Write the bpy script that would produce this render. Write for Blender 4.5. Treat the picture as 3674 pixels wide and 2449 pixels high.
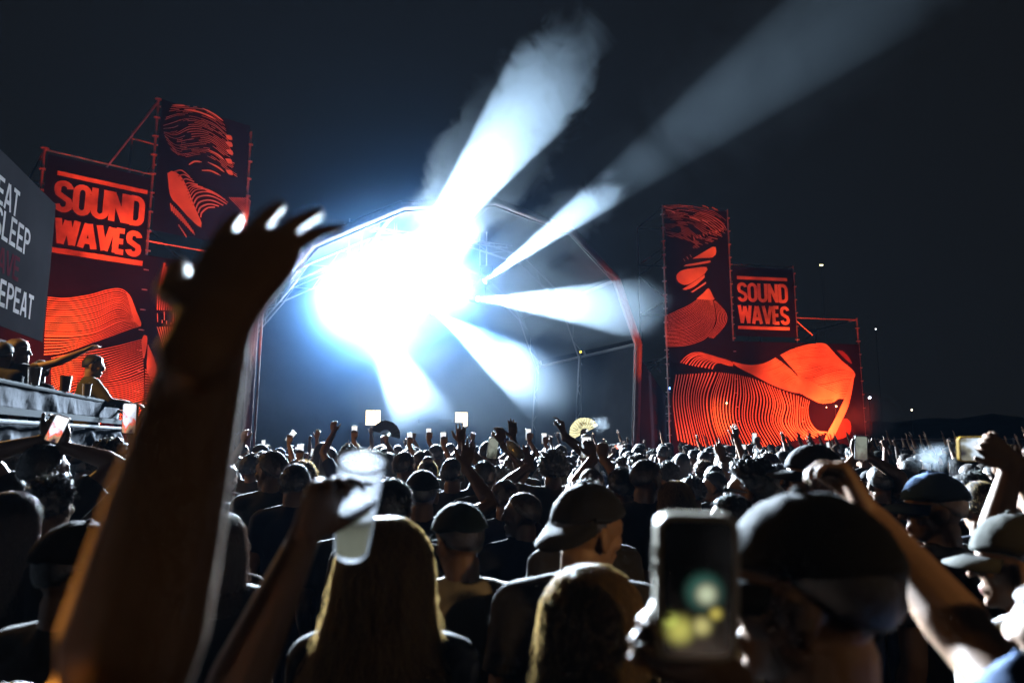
import bpy, bmesh, math, random
import numpy as np
from mathutils import Vector, Matrix, noise
import os
SKIP = os.environ.get('SKIP', '')
for o in list(bpy.data.objects): bpy.data.objects.remove(o)
scene = bpy.context.scene
col = scene.collection
rng = random.Random(7)

# ------------------------------------------------------------------ camera
F = 2449.0                      # focal length in pixels of the 3674 px wide photograph (24 mm)
CAMZ = 1.87
PITCH = math.atan(349.0 / F)
cam_data = bpy.data.cameras.new('camera')
cam_data.sensor_width = 36.0; cam_data.lens = 24.0
cam_data.clip_start = 0.05; cam_data.clip_end = 2000
cam_data.dof.use_dof = True
cam_data.dof.focus_distance = 9.0
cam_data.dof.aperture_fstop = 2.4
cam = bpy.data.objects.new('camera', cam_data); col.objects.link(cam)
cam.location = (0, 0, CAMZ); cam.rotation_euler = (math.pi / 2 + PITCH, 0, 0)
scene.camera = cam

# ------------------------------------------------------------------ night sky
world = bpy.data.worlds.new('World'); scene.world = world; world.use_nodes = True
bg = world.node_tree.nodes['Background']
bg.inputs[0].default_value = (0.88, 0.94, 1.0, 1); bg.inputs[1].default_value = 0.0062

# ------------------------------------------------------------------ picture settings
scene.view_settings.view_transform = 'Standard'; scene.view_settings.look = 'None'
scene.view_settings.exposure = 0.0; scene.view_settings.gamma = 1.0
scene.view_settings.use_curve_mapping = False
scene.render.engine = 'CYCLES'
cy = scene.cycles
cy.use_denoising = True; cy.denoiser = 'OPENIMAGEDENOISE'
cy.max_bounces = 6; cy.diffuse_bounces = 0; cy.glossy_bounces = 1; cy.transmission_bounces = 6; cy.volume_bounces = 0; cy.transparent_max_bounces = 12
cy.sample_clamp_indirect = 1.0; cy.blur_glossy = 1.0; cy.sample_clamp_direct = 0.0
cy.volume_step_rate = 1.0; cy.volume_max_steps = 96
cy.use_light_tree = True
cy.caustics_reflective = False; cy.caustics_refractive = False
cy.use_adaptive_sampling = True; cy.adaptive_threshold = 0.012; cy.adaptive_min_samples = 24

# ------------------------------------------------------------------ projection helpers (to read sizes off the photograph)
CP, SP = math.cos(PITCH), math.sin(PITCH)
def ray(px, py):
    u = (px - 1837.0) / F; v = (1224.5 - py) / F
    return Vector((u, CP - v * SP, SP + v * CP))
def P(px, py, zc):
    r = ray(px, py); return Vector((r.x * zc, r.y * zc, CAMZ + r.z * zc))
def proj(w):
    d = Vector(w) - Vector((0, 0, CAMZ)); zc = d.y * CP + d.z * SP; return (round(1837 + d.x / zc * F), round(1224.5 - (-d.y * SP + d.z * CP) / zc * F), round(zc, 2))
def on_plane(px, py, p0, n):
    r = ray(px, py); c = Vector((0, 0, CAMZ)); t = (p0 - c).dot(n) / r.dot(n); return c + r * t
def on_height(px, py, z):
    r = ray(px, py); t = (z - CAMZ) / r.z; return Vector((r.x * t, r.y * t, z))

# ------------------------------------------------------------------ lamps of the place and added fill lights
def spot(name, loc, target, power, color, angle_deg, blend=0.15, radius=0.05):
    l = bpy.data.lights.new(name, 'SPOT'); l.energy = power; l.color = color
    l.spot_size = math.radians(angle_deg); l.spot_blend = blend; l.shadow_soft_size = radius
    o = bpy.data.objects.new(name, l); col.objects.link(o); o.location = loc
    o.rotation_euler = (Vector(target) - Vector(loc)).to_track_quat('-Z', 'Y').to_euler()
    return o
def bulb(name, loc, power, color, radius=0.1):
    l = bpy.data.lights.new(name, 'POINT'); l.energy = power; l.color = color; l.shadow_soft_size = radius
    o = bpy.data.objects.new(name, l); col.objects.link(o); o.location = loc
    return o
COOL = (0.72, 0.87, 1.0)
# beam lamps on the stage truss: (pixel, depth, pixel aimed at, depth there, cone angle, power)
BEAMS = [
    ((1410, 1049), 23.0, (1990, 260), 17.5, 15.5, 230000),
    ((1745, 1005), 24.2, (2560, 400), 20.5, 13.0, 95000),
    ((1720, 1072), 24.2, (2380, 1110), 19.5, 17.0, 75000),
    ((1560, 1120), 23.6, (2040, 1440), 18.5, 19.0, 75000),
    ((1290, 1080), 23.0, (1500, 1470), 19.0, 17.0, 75000),
]
LAMPS = []
for (a, za, b, zb, ang, pw) in BEAMS:
    L = P(a[0], a[1], za); T = P(b[0], b[1], zb)
    spot('beam_lamp', L, T, pw, COOL, ang, 0.12, 0.06); LAMPS.append((L, T))
# blinders that shine at the crowd
BLIND = [((1245, 1060), 22.6, 210000), ((1420, 950), 23.2, 70000), ((1560, 900), 23.6, 36000), ((1350, 1130), 23.0, 60000), ((1600, 1020), 23.8, 34000)]
for (a, za, pw) in BLIND:
    L = P(a[0], a[1], za)
    spot('blinder_lamp', L, Vector((1.6, 0, 1.0)), pw, (0.70, 0.85, 1.0), 50, 1.0, 0.12); LAMPS.append((L, Vector((0, 0, 1.2))))
HAZE = 0.00012
# fill lights added without fixtures: one inside the arch, one onto the bar sign
bulb('arch_fill', P(1400, 1010, 22.8), 5000, COOL, 0.2)
spot('sign_fill', P(1300, 1120, 22.4), P(60, 1000, 11), 1700, (0.8, 0.88, 1.0), 34, 0.8, 0.1)
# unseen warm spot from behind right, added to warm the right foreground arm
spot('right_arm_fill', (4.2, -4.0, 4.1), (1.1, 1.15, 1.6), 750, (1.0, .60, .24), 13, 0.9, 0.12)
# unseen amber spot, added and narrowed to edge the raised arm at left
spot('arm_edge_fill', (-5.5, 5.9, 6.2), (-0.35, 0.42, 1.58), 40000, (1.0, .52, .09), 3.5, 0.8, 0.12)
RED = (1.0, 0.046, 0.012)
# ------------------------------------------------------------------ materials
MATS = {}
def mat(name, color, rough=0.6, metal=0.0, emit=None, estr=0.0, vary=0.0, scale=8.0, bump=0.0, bscale=40.0, spec=0.5, alpha=1.0, trans=0.0, coat=0.0, sheen=0.0, sss=0.0, objvar=0.0):
    if name in MATS: return MATS[name]
    m = bpy.data.materials.new(name); m.use_nodes = True; nt = m.node_tree; b = nt.nodes['Principled BSDF']
    b.inputs['Base Color'].default_value = (*color, 1); b.inputs['Roughness'].default_value = rough
    b.inputs['Metallic'].default_value = metal; b.inputs['Specular IOR Level'].default_value = spec
    b.inputs['Alpha'].default_value = alpha; b.inputs['Transmission Weight'].default_value = trans
    b.inputs['Coat Weight'].default_value = coat; b.inputs['Sheen Weight'].default_value = sheen
    if sss: b.inputs['Subsurface Weight'].default_value = sss; b.inputs['Subsurface Radius'].default_value = (0.012, 0.005, 0.003)
    if emit: b.inputs['Emission Color'].default_value = (*emit, 1); b.inputs['Emission Strength'].default_value = estr
    if vary or bump or objvar: tc = nt.nodes.new('ShaderNodeTexCoord')
    cur = None
    if vary:
        n = nt.nodes.new('ShaderNodeTexNoise'); n.inputs['Scale'].default_value = scale; n.inputs['Detail'].default_value = 4
        nt.links.new(tc.outputs['Object'], n.inputs['Vector'])
        mp = nt.nodes.new('ShaderNodeMapRange'); mp.inputs[1].default_value = 0.3; mp.inputs[2].default_value = 0.7
        mp.inputs[3].default_value = 1 - vary; mp.inputs[4].default_value = 1 + vary
        nt.links.new(n.outputs['Fac'], mp.inputs[0])
        cur = mp.outputs[0]
    if objvar:
        oi = nt.nodes.new('ShaderNodeObjectInfo'); mp2 = nt.nodes.new('ShaderNodeMapRange')
        mp2.inputs[3].default_value = 1 - objvar; mp2.inputs[4].default_value = 1 + objvar
        nt.links.new(oi.outputs['Random'], mp2.inputs[0])
        if cur is None: cur = mp2.outputs[0]
        else:
            mm = nt.nodes.new('ShaderNodeMath'); mm.operation = 'MULTIPLY'; nt.links.new(cur, mm.inputs[0]); nt.links.new(mp2.outputs[0], mm.inputs[1]); cur = mm.outputs[0]
    if cur is not None:
        vm = nt.nodes.new('ShaderNodeVectorMath'); vm.operation = 'SCALE'; vm.inputs[0].default_value = color
        nt.links.new(cur, vm.inputs['Scale']); nt.links.new(vm.outputs[0], b.inputs['Base Color'])
    if bump:
        n2 = nt.nodes.new('ShaderNodeTexNoise'); n2.inputs['Scale'].default_value = bscale; n2.inputs['Detail'].default_value = 3
        nt.links.new(tc.outputs['Object'], n2.inputs['Vector'])
        bp = nt.nodes.new('ShaderNodeBump'); bp.inputs['Strength'].default_value = bump; bp.inputs['Distance'].default_value = 0.02 if bscale < 30 else 0.003
        nt.links.new(n2.outputs['Fac'], bp.inputs['Height']); nt.links.new(bp.outputs[0], b.inputs['Normal'])
    MATS[name] = m
    return m

# ------------------------------------------------------------------ mesh building
class MB:
    def __init__(s): s.v = []; s.f = []
    def add(s, vs, fs):
        o = len(s.v); s.v.extend([tuple(x) for x in vs]); s.f.extend([tuple(i + o for i in f) for f in fs]); return s
    def box(s, c, d, rot=None):
        c = Vector(c); hx, hy, hz = d[0] / 2, d[1] / 2, d[2] / 2
        vs = [Vector((x, y, z)) for x in (-hx, hx) for y in (-hy, hy) for z in (-hz, hz)]
        if rot is not None: vs = [rot @ v for v in vs]
        return s.add([c + v for v in vs], [(0, 1, 3, 2), (4, 6, 7, 5), (0, 4, 5, 1), (2, 3, 7, 6), (0, 2, 6, 4), (1, 5, 7, 3)])
    def rod(s, a, b, r, n=8, r2=None):
        return s.tube([a, b], [r, r if r2 is None else r2], n, flat=True)
    def tube(s, pts, radii, n=10, flat=False, up=None):
        pts = [Vector(p) for p in pts]; vs = []; fs = []
        rad = [(r, r) if not isinstance(r, (tuple, list)) else r for r in radii]
        d0 = (pts[1] - pts[0]).normalized()
        ref = Vector(up) if up is not None else (Vector((0, 0, 1)) if abs(d0.z) < 0.9 else Vector((1, 0, 0)))
        x = ref.cross(d0).normalized()
        rings = []
        for i, p in enumerate(pts):
            if i == 0: d = pts[1] - pts[0]
            elif i == len(pts) - 1: d = pts[-1] - pts[-2]
            else: d = (pts[i + 1] - pts[i]).normalized() + (pts[i] - pts[i - 1]).normalized()
            d = d.normalized()
            x = (x - d * x.dot(d)).normalized(); y = d.cross(x)
            rings.append((p, x.copy(), y.copy(), d.copy(), rad[i]))
        allr = []
        if not flat:
            p, x_, y_, d_, r = rings[0]; k = min(r)
            allr.append((p - d_ * k * 0.85, x_, y_, (r[0] * 0.5, r[1] * 0.5)))
        for (p, x_, y_, d_, r) in rings: allr.append((p, x_, y_, r))
        if not flat:
            p, x_, y_, d_, r = rings[-1]; k = min(r)
            allr.append((p + d_ * k * 0.85, x_, y_, (r[0] * 0.5, r[1] * 0.5)))
        for (p, x_, y_, r) in allr:
            for j in range(n):
                a = 2 * math.pi * j / n
                vs.append(p + x_ * (math.cos(a) * r[0]) + y_ * (math.sin(a) * r[1]))
        m = len(allr)
        for i in range(m - 1):
            for j in range(n):
                fs.append((i * n + j, i * n + (j + 1) % n, (i + 1) * n + (j + 1) % n, (i + 1) * n + j))
        fs.append(tuple(range(n - 1, -1, -1))); fs.append(tuple((m - 1) * n + j for j in range(n)))
        return s.add(vs, fs)
    def ball(s, c, r, n=12, m=8, rot=None):
        c = Vector(c); r = (r, r, r) if not isinstance(r, (tuple, list)) else r
        vs = [Vector((0, 0, -r[2]))]; fs = []
        for i in range(1, m):
            t = math.pi * i / m
            for j in range(n):
                a = 2 * math.pi * j / n
                vs.append(Vector((math.sin(t) * math.cos(a) * r[0], math.sin(t) * math.sin(a) * r[1], -math.cos(t) * r[2])))
        vs.append(Vector((0, 0, r[2])))
        for j in range(n): fs.append((0, 1 + (j + 1) % n, 1 + j))
        for i in range(m - 2):
            for j in range(n):
                fs.append((1 + i * n + j, 1 + i * n + (j + 1) % n, 1 + (i + 1) * n + (j + 1) % n, 1 + (i + 1) * n + j))
        e = len(vs) - 1
        for j in range(n): fs.append((e, 1 + (m - 2) * n + j, 1 + (m - 2) * n + (j + 1) % n))
        if rot is not None: vs = [rot @ v for v in vs]
        return s.add([c + v for v in vs], fs)
    def mesh(s, name='mesh', smooth=False):
        me = bpy.data.meshes.new(name); me.from_pydata(s.v, [], s.f); me.update()
        if smooth: me.polygons.foreach_set('use_smooth', [True] * len(me.polygons))
        return me
    def build(s, name, m=None, parent=None, smooth=False):
        return link(name, s.mesh(name, smooth), m, parent)
def link(name, me, m=None, parent=None):
    o = bpy.data.objects.new(name, me); col.objects.link(o)
    if m is not None and not me.materials: me.materials.append(m)
    if parent is not None: o.parent = parent
    return o
def again(src, parent=None, loc=None, name=None):
    o = src.copy(); col.objects.link(o)
    if parent is not None: o.parent = parent
    if loc is not None: o.location = loc
    if name: o.name = name
    return o
def empty(name, loc=(0, 0, 0), rz=0):
    o = bpy.data.objects.new(name, None); col.objects.link(o); o.location = loc; o.rotation_euler = (0, 0, rz); o.empty_display_size = 0.1
    return o
def tag(o, label=None, cat=None, group=None, kind=None):
    if label: o['label'] = label
    if cat: o['category'] = cat
    if group: o['group'] = group
    if kind: o['kind'] = kind
    return o
def crom(pts, n):
    """n points along a smooth curve through pts (any dimension)."""
    p = np.array(pts, float)
    if len(p) == 2: return np.array([p[0] + (p[1] - p[0]) * t for t in np.linspace(0, 1, n)])
    q = np.vstack([2 * p[0] - p[1], p, 2 * p[-1] - p[-2]])
    seg = np.linalg.norm(np.diff(p, axis=0), axis=1); acc = np.concatenate([[0], np.cumsum(seg)]); acc /= max(acc[-1], 1e-9)
    out = []
    for t in np.linspace(0, 1, n):
        i = min(max(np.searchsorted(acc, t, side='right') - 1, 0), len(p) - 2)
        u = (t - acc[i]) / max(acc[i + 1] - acc[i], 1e-9); a, b, c, d = q[i], q[i + 1], q[i + 2], q[i + 3]
        out.append(0.5 * ((2 * b) + (-a + c) * u + (2 * a - 5 * b + 4 * c - d) * u * u + (-a + 3 * b - 3 * c + d) * u ** 3))
    return np.array(out)
# ------------------------------------------------------------------ ground
M_ground = mat('ground_dirt', (0.03, 0.028, 0.025), 0.95, vary=0.4, scale=0.6, bump=0.5, bscale=6)
g = MB(); N = 24; R = 420.0
for i in range(N + 1):
    for j in range(N + 1):
        x = -R + 2 * R * i / N; y = -R * 0.4 + 1.7 * R * j / N
        g.v.append((x, y, 0.0))
g.f = [(i * (N + 1) + j, (i + 1) * (N + 1) + j, (i + 1) * (N + 1) + j + 1, i * (N + 1) + j + 1) for i in range(N) for j in range(N)]
tag(g.build('ground', M_ground), kind='structure')
# dark hills far behind
hm = MB(); rr = random.Random(3); K = 120
for i in range(K + 1):
    a = math.radians(-60 + 120 * i / K); d = 260.0
    h = 9 + 8 * noise.noise(Vector((i * 0.11, 2.0, 0))) + 3 * noise.noise(Vector((i * 0.5, 5.0, 0)))
    hm.v += [(d * math.sin(a), d * math.cos(a), -1), (d * math.sin(a), d * math.cos(a), h * 0.6), (1.3 * d * math.sin(a), 1.3 * d * math.cos(a), h * 1.1)]
for i in range(K):
    for k in range(2): hm.f.append((i * 3 + k, (i + 1) * 3 + k, (i + 1) * 3 + k + 1, i * 3 + k + 1))
tag(hm.build('hills', mat('dark_hill', (0.008, 0.009, 0.009), 1.0, vary=0.4, scale=0.05), smooth=True), kind='structure')

M_steel = mat('galvanised_steel', (0.45, 0.46, 0.48), 0.45, 0.6, vary=0.2, scale=6)
M_black = mat('black_metal', (0.03, 0.03, 0.035), 0.5, 0.3)
M_tarpblack = mat('black_tarp', (0.012, 0.012, 0.015), 0.9, vary=0.25, scale=2, bump=0.4, bscale=3)
M_mesh = mat('dark_banner_mesh', (0.010, 0.008, 0.022), 0.95, vary=0.12, scale=1.2, spec=0.03)
M_print = mat('banner_print_white', (0.66, 0.60, 0.46), 0.7, vary=0.45, scale=0.7)
M_printdim = mat('banner_print_grey', (0.20, 0.08, 0.08), 0.7, vary=0.3, scale=2.5)
M_printlogo = mat('logo_print', (0.62, 0.50, 0.36), 0.7, vary=0.75, scale=0.9)

# ------------------------------------------------------------------ flat prints
class Wall:
    """A vertical plane: base point, horizontal direction d, normal n on the camera's side."""
    def __init__(s, p, d):
        s.p = Vector((p[0], p[1], 0)); s.d = Vector((d[0], d[1], 0)).normalized(); n = Vector((s.d.y, -s.d.x, 0))
        s.n = n if n.dot(-s.p) > 0 else -n
    def sz(s, px, py):
        q = on_plane(px, py, s.p, s.n); return ((q - s.p).dot(s.d), q.z)
    def at(s, a, z, off=0.0):
        if off >= 0: off += .013 * noise.noise(Vector((a * .9 + z * .5, z * .45 - a * .2, s.p.x))) + .004 * noise.noise(Vector((a * 3 + z * 2, z, 3)))
        return s.p + s.d * a + Vector((0, 0, z)) + s.n * off
def ribbon(mb, wall, pts, hw, off):
    pts = np.array(pts); t = np.gradient(pts, axis=0); t /= np.linalg.norm(t, axis=1)[:, None] + 1e-9
    nrm = np.stack([-t[:, 1], t[:, 0]], 1); hw = np.broadcast_to(hw, (len(pts),))
    a = pts + nrm * hw[:, None]; b = pts - nrm * hw[:, None]
    vs = []
    for p, q in zip(a, b): vs += [wall.at(p[0], p[1], off), wall.at(q[0], q[1], off)]
    mb.add(vs, [(2 * i, 2 * i + 1, 2 * i + 3, 2 * i + 2) for i in range(len(pts) - 1)])
def family(mb, wall, guides, n, fill=0.5, off=0.028, m=26, dash=0.0, cv=None, maxw=0.06):
    G = []
    for gd in guides:
        sz = [wall.sz(*cv(x, y)) for x, y in gd]; G.append(crom(sz, m))
    G = np.array(G)
    T = np.linspace(0, 1, n); lines = []
    flat = crom(G.reshape(len(G), -1), 200)
    lines = [flat[int(round(t * 199))].reshape(m, 2) for t in T]
    for i, L in enumerate(lines):
        nb = lines[i + 1] if i + 1 < n else lines[i - 1]
        hw = np.clip(np.linalg.norm(nb - L, axis=1) * fill * 0.5, 0.004, maxw)
        if dash > 0:
            k = 0
            while k < m - 2:
                ln = rng.randint(2, 7)
                if rng.random() > dash: ribbon(mb, wall, L[k:k + ln + 1] if k + ln + 1 <= m else L[k:], hw[k:k + ln + 1] if k + ln + 1 <= m else hw[k:], off)
                k += ln
        else: ribbon(mb, wall, L, hw, off)
def solid(mb, wall, poly, off=0.024, cv=None):
    sz = [wall.sz(*cv(x, y)) for x, y in poly]; sz.append(sz[0])
    c = crom(sz, len(poly) * 3)[:-1]
    mb.add([wall.at(a, z, off) for a, z in c], [tuple(range(len(c)))])
# block letters as strokes in a unit cell
def _arc(cx, cy, rx, ry, a0, a1, n=8): return [(cx + rx * math.cos(math.radians(a0 + (a1 - a0) * i / n)), cy + ry * math.sin(math.radians(a0 + (a1 - a0) * i / n))) for i in range(n + 1)]
GLY = {
 'S': [_arc(.5, .77, .37, .16, 0, 180, 8) + [(.13, .66), (.18, .57), (.5, .48), (.82, .39), (.87, .28)] + _arc(.5, .23, .37, .16, 0, -180, 8)],
 'O': [_arc(.5, .74, .37, .19, 0, 180) + _arc(.5, .26, .37, .19, 180, 360) + [(.87, .74)]],
 'U': [[(.13, 1), (.13, .27)] + _arc(.5, .26, .37, .19, 180, 360) + [(.87, 1)]],
 'N': [[(.13, 0), (.13, 1)], [(.15, .93), (.85, .07)], [(.87, 0), (.87, 1)]],
 'D': [[(.13, .93), (.5, .93)] + _arc(.5, .7, .37, .23, 90, 0, 6) + _arc(.5, .3, .37, .23, 0, -90, 6) + [(.13, .07)], [(.13, 0), (.13, 1)]],
 'W': [[(.06, 1), (.24, .02)], [(.24, .02), (.5, .95)], [(.5, .95), (.76, .02)], [(.76, .02), (.94, 1)]],
 'A': [[(.08, 0), (.45, .98)], [(.55, .98), (.92, 0)], [(.25, .28), (.75, .28)]],
 'V': [[(.08, 1), (.48, .02)], [(.52, .02), (.92, 1)]],
 'E': [[(.13, 0), (.13, 1)], [(.13, .93), (.88, .93)], [(.13, .5), (.8, .5)], [(.13, .07), (.88, .07)]],
 'L': [[(.13, 0), (.13, 1)], [(.13, .07), (.88, .07)]],
 'P': [[(.13, 0), (.13, 1)], [(.13, .93), (.5, .93)] + _arc(.5, .71, .37, .22, 90, -90, 8) + [(.13, .49)]],
 'R': [[(.13, 0), (.13, 1)], [(.13, .93), (.5, .93)] + _arc(.5, .73, .37, .2, 90, -90, 8) + [(.13, .53)], [(.5, .5), (.88, 0)]],
 'T': [[(.5, 0), (.5, 1)], [(.06, .93), (.94, .93)]],
}
def letter(mb, wall, ch, s0, z0, w, h, stroke, off):
    for k, st in enumerate(GLY[ch]):
        hs = stroke / 2; ins = 1 - 0.0
        ribbon(mb, wall, [(s0 + x * w, z0 + y * h) for x, y in st], hs, off + k * 0.002)

M_lens = mat('lit_lens', (1, 1, 1), 0.3, emit=(0.8, 0.92, 1.0), estr=6)
# ------------------------------------------------------------------ scaffold towers of the two wings
def scaffold(label, wall, poles, depth, extra=None):
    """poles: list of (s, top z). Standards, ledgers, braces and rosettes of a ring scaffold, two rows deep."""
    t = empty('scaffold_tower', wall.at(poles[0][0], 0)); t.location = (0, 0, 0)
    tag(t, label, 'scaffold')
    ros = None
    for row in (0, 1):
        off = -0.06 - row * depth
        for i, (s, zt) in enumerate(poles):
            MB().rod(wall.at(s, 0, off), wall.at(s, zt, off), 0.030, 8).build('standard', M_steel, t)
            if row == 0:
                z = 0.5
                while z < zt:
                    if ros is None:
                        mb = MB(); mb.rod((0, 0, -0.012), (0, 0, 0.012), 0.085, 8); ros = mb.mesh('rosette')
                    o = link('rosette', ros, M_steel, t); o.location = wall.at(s, z, off)
                    z += 0.5
    for row in (0, 1):
        off = -0.06 - row * depth
        for (s0, z0), (s1, z1) in zip(poles[:-1], poles[1:]):
            zt = min(z0, z1); z = 0.25 + 0.5
            while z <= zt - 0.1:
                MB().rod(wall.at(s0, z, off), wall.at(s1, z, off), 0.024, 6).build('ledger', M_steel, t); z += 2.0
            MB().rod(wall.at(s0, zt - 0.06, off), wall.at(s1, zt - 0.06, off), 0.026, 6).build('ledger', M_steel, t)
            if row == 1:
                z = 0.3; k = 0
                while z + 2 < zt:
                    a, b = (s0, s1) if k % 2 == 0 else (s1, s0)
                    MB().rod(wall.at(a, z, off), wall.at(b, z + 2, off), 0.02, 6).build('brace', M_steel, t); z += 2; k += 1
    for s, zt in poles:
        z = 0.75
        while z <= zt:
            MB().rod(wall.at(s, z, -0.06), wall.at(s, z, -0.06 - depth), 0.022, 6).build('transom', M_steel, t); z += 2.0
        MB().rod(wall.at(s, zt - 0.06, -0.06), wall.at(s, zt - 0.06, -0.06 - depth), 0.022, 6).build('transom', M_steel, t)
    return t
def panel(name, label, cat, wall, s0, s1, z0, z1, m=None, off=0.0, group=None):
    """A stretched banner with a slight sag, 12 mm thick."""
    mb = MB(); nx, nz = 12, 12
    for k, o_ in enumerate((0.0, -0.012)):
        for i in range(nx + 1):
            for j in range(nz + 1):
                mb.v.append(tuple(wall.at(s0 + (s1 - s0) * i / nx, z0 + (z1 - z0) * j / nz, off + o_)))
    W = nz + 1; B = (nx + 1) * W
    for i in range(nx):
        for j in range(nz):
            q = (i * W + j, (i + 1) * W + j, (i + 1) * W + j + 1, i * W + j + 1); mb.f.append(q); mb.f.append(tuple(B + x for x in reversed(q)))
    edge = [i * W for i in range(nx)] + [nx * W + j for j in range(nz)] + [i * W + nz for i in range(nx, 0, -1)] + [j for j in range(nz, 0, -1)]
    for a, b in zip(edge, edge[1:] + edge[:1]): mb.f.append((a, b, b + B, a + B))
    o = mb.build(name, m or M_mesh); return tag(o, label, cat, group)

L0 = P(163, 530, 15.7); L1 = P(572, 350, 17.5)
WL = Wall(L0, (L1 - L0)[:2] if False else (L1.x - L0.x, L1.y - L0.y))
sL = [0.0, WL.sz(572, 350)[0], WL.sz(905, 450)[0]]
zL = [WL.sz(163, 525)[1], WL.sz(572, 350)[1], WL.sz(905, 455)[1]]
Q0 = P(2378, 735, 25.0); WR = Wall(Q0, (math.sin(math.radians(80)), math.cos(math.radians(80))))
sR = [0.0] + [WR.sz(x, y)[0] for x, y in ((2612, 750), (2848, 955), (3080, 1180))]
zR = [WR.sz(2378, 735)[1], WR.sz(2612, 750)[1], WR.sz(2848, 952)[1], WR.sz(3080, 1140)[1]]
scaffold('tall steel scaffold on the left of the stage carrying red-lit banners', WL, [(-2.57, zL[0] - 1.2), (sL[0], zL[0]), (sL[1], zL[1]), (sL[2], zL[1] - 0.15)], 2.57)
scaffold('stepped steel scaffold on the right of the stage carrying red-lit banners', WR, list(zip(sR, zR)), 2.57)
MB().rod(WL.at(sL[1], zL[1] - 0.1, -0.05), WL.at(sL[1] - 1.15, zL[0] - 0.4, -0.05), 0.024, 6).build('brace', M_steel, bpy.data.objects['scaffold_tower'])
MB().rod(WR.at(sR[2], WR.sz(2862, 1150)[1], -0.04), WR.at(WR.sz(2918, 1202)[0], WR.sz(2918, 1202)[1], -0.04), 0.026, 6).build('brace', M_steel, bpy.data.objects['scaffold_tower.001'])

zl = lambda x, y: (x / 2.351, 300 + y / 2.351)
zl2 = lambda x, y: (x / 2.351, 900 + y / 2.351)
zr = lambda x, y: (2200 + x / 2.351, 650 + y / 2.351)
zr2 = lambda x, y: (2200 + x / 2.351, 1150 + y / 2.351)

# logo banners
def logo(wall, label, s0, s1, zrows, bars, stroke, group):
    pn = panel('logo_banner', label, 'banner', wall, s0 + 0.05, s1 - 0.05, bars[1][3] - 0.25, bars[0][2] + 0.35, off=0.01, group=None)
    k = {'S': .95, 'O': .95, 'U': .95, 'N': 1.0, 'D': .97, 'W': 1.35, 'A': 1.05, 'V': 1.0, 'E': .8}
    for word, (a, b, zt0, zb0, zt1, zb1) in zip(('SOUND', 'WAVES'), zrows):
        tot = sum(k[c] for c in word); gap = 0.055 * (b - a) / 5; x = a; i = 0
        for c in word:
            w = (b - a) * k[c] / tot; u = (x - a) / (b - a)
            zt = zt0 + (zt1 - zt0) * u; zb = zb0 + (zb1 - zb0) * u
            mb = MB(); letter(mb, wall, c, x + gap, zb, w - 2 * gap, zt - zb, stroke, 0.03); x += w
            mb.build('letter', M_printlogo, pn)
    for (a, b, zt, zb) in bars:
        mb = MB(); mb.add([wall.at(a, zb, .03), wall.at(b, zb, .03), wall.at(b, zt, .03), wall.at(a, zt, .03)], [(0, 1, 2, 3)]); mb.build('stripe', M_printlogo, pn)
    return pn
def rows(wall, q):
    out = []
    for (x0, yt0, yb0, x1, yt1, yb1) in q:
        a, zt0 = wall.sz(x0, yt0); _, zb0 = wall.sz(x0, yb0); b, zt1 = wall.sz(x1, yt1); _, zb1 = wall.sz(x1, yb1)
        zt = (zt0 + zt1) / 2; zb = (zb0 + zb1) / 2
        out.append((a, b, zt, zb, zt, zb))
    return out
def barq(wall, x0, y0, x1, y1, th):
    a, z0 = wall.sz(x0, y0); b, z1 = wall.sz(x1, y1); _, zz = wall.sz(x0, y0 + th); z = (z0 + z1) / 2
    return (a, b, z, z - (z0 - zz))
logo(WL, 'large logo banner reading SOUND WAVES on the left scaffold', sL[0], sL[1],
     rows(WL, [(198, 648, 758, 522, 710, 814), (200, 790, 880, 510, 828, 918)]),
     [barq(WL, 206, 614, 529, 683, 17), barq(WL, 186, 888, 512, 935, 20)], 0.135, None)
logo(WR, 'smaller logo banner reading SOUND WAVES on the right scaffold', sR[1], sR[2],
     rows(WR, [(2642, 1009, 1080, 2824, 1026, 1088), (2646, 1092, 1160, 2829, 1103, 1165)]),
     [barq(WR, 2642, 988, 2822, 1000, 12), barq(WR, 2646, 1166, 2831, 1176, 12)], 0.13, None)

# tall banner and lower banner, left
pl_t = panel('wave_banner', 'tall banner of broken red arcs and a red slash, left of the stage', 'banner', WL, sL[1] + .06, sL[2] - .06, WL.sz(730, 900)[1] + 0.3, zL[1] - 0.02)
a, b = MB(), MB()
family(b, WL, [[(1440, 200), (1600, 196), (1760, 222), (1890, 325)], [(1380, 330), (1500, 290), (1640, 290), (1800, 350), (1910, 440)],
               [(1378, 400), (1480, 400), (1600, 340), (1740, 370), (1900, 470), (1935, 530)], [(1390, 450), (1480, 520), (1600, 510), (1760, 500), (1900, 600), (1965, 640)],
               [(1440, 560), (1540, 620), (1690, 600), (1800, 640), (1900, 720), (2000, 790)]], 30, 0.20, dash=0.42, cv=zl, m=34)
for q in ([(1450, 187), (1500, 186), (1560, 190)], [(1550, 222), (1680, 245), (1820, 305)], [(1705, 212), (1800, 260), (1880, 320)], [(1590, 688), (1640, 660), (1700, 665)], [(1750, 560), (1830, 600), (1890, 650)], [(1750, 665), (1830, 705), (1890, 750)], [(1700, 735), (1780, 740), (1860, 780)]):
    ribbon(a, WL, crom([WL.sz(*zl(x, y)) for x, y in q], 12), np.interp(np.linspace(0, 1, 12), [0, .3, .8, 1], [.01, .022, .024, .006]), 0.03)
for (x, y) in ((1935, 460), (1938, 518), (1943, 585), (1935, 660), (1940, 755)): solid(a, WL, [(x - 40, y - 25), (x + 5, y - 22), (x + 20, y), (x + 18, y + 20), (x - 15, y + 12)], cv=zl)
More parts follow.
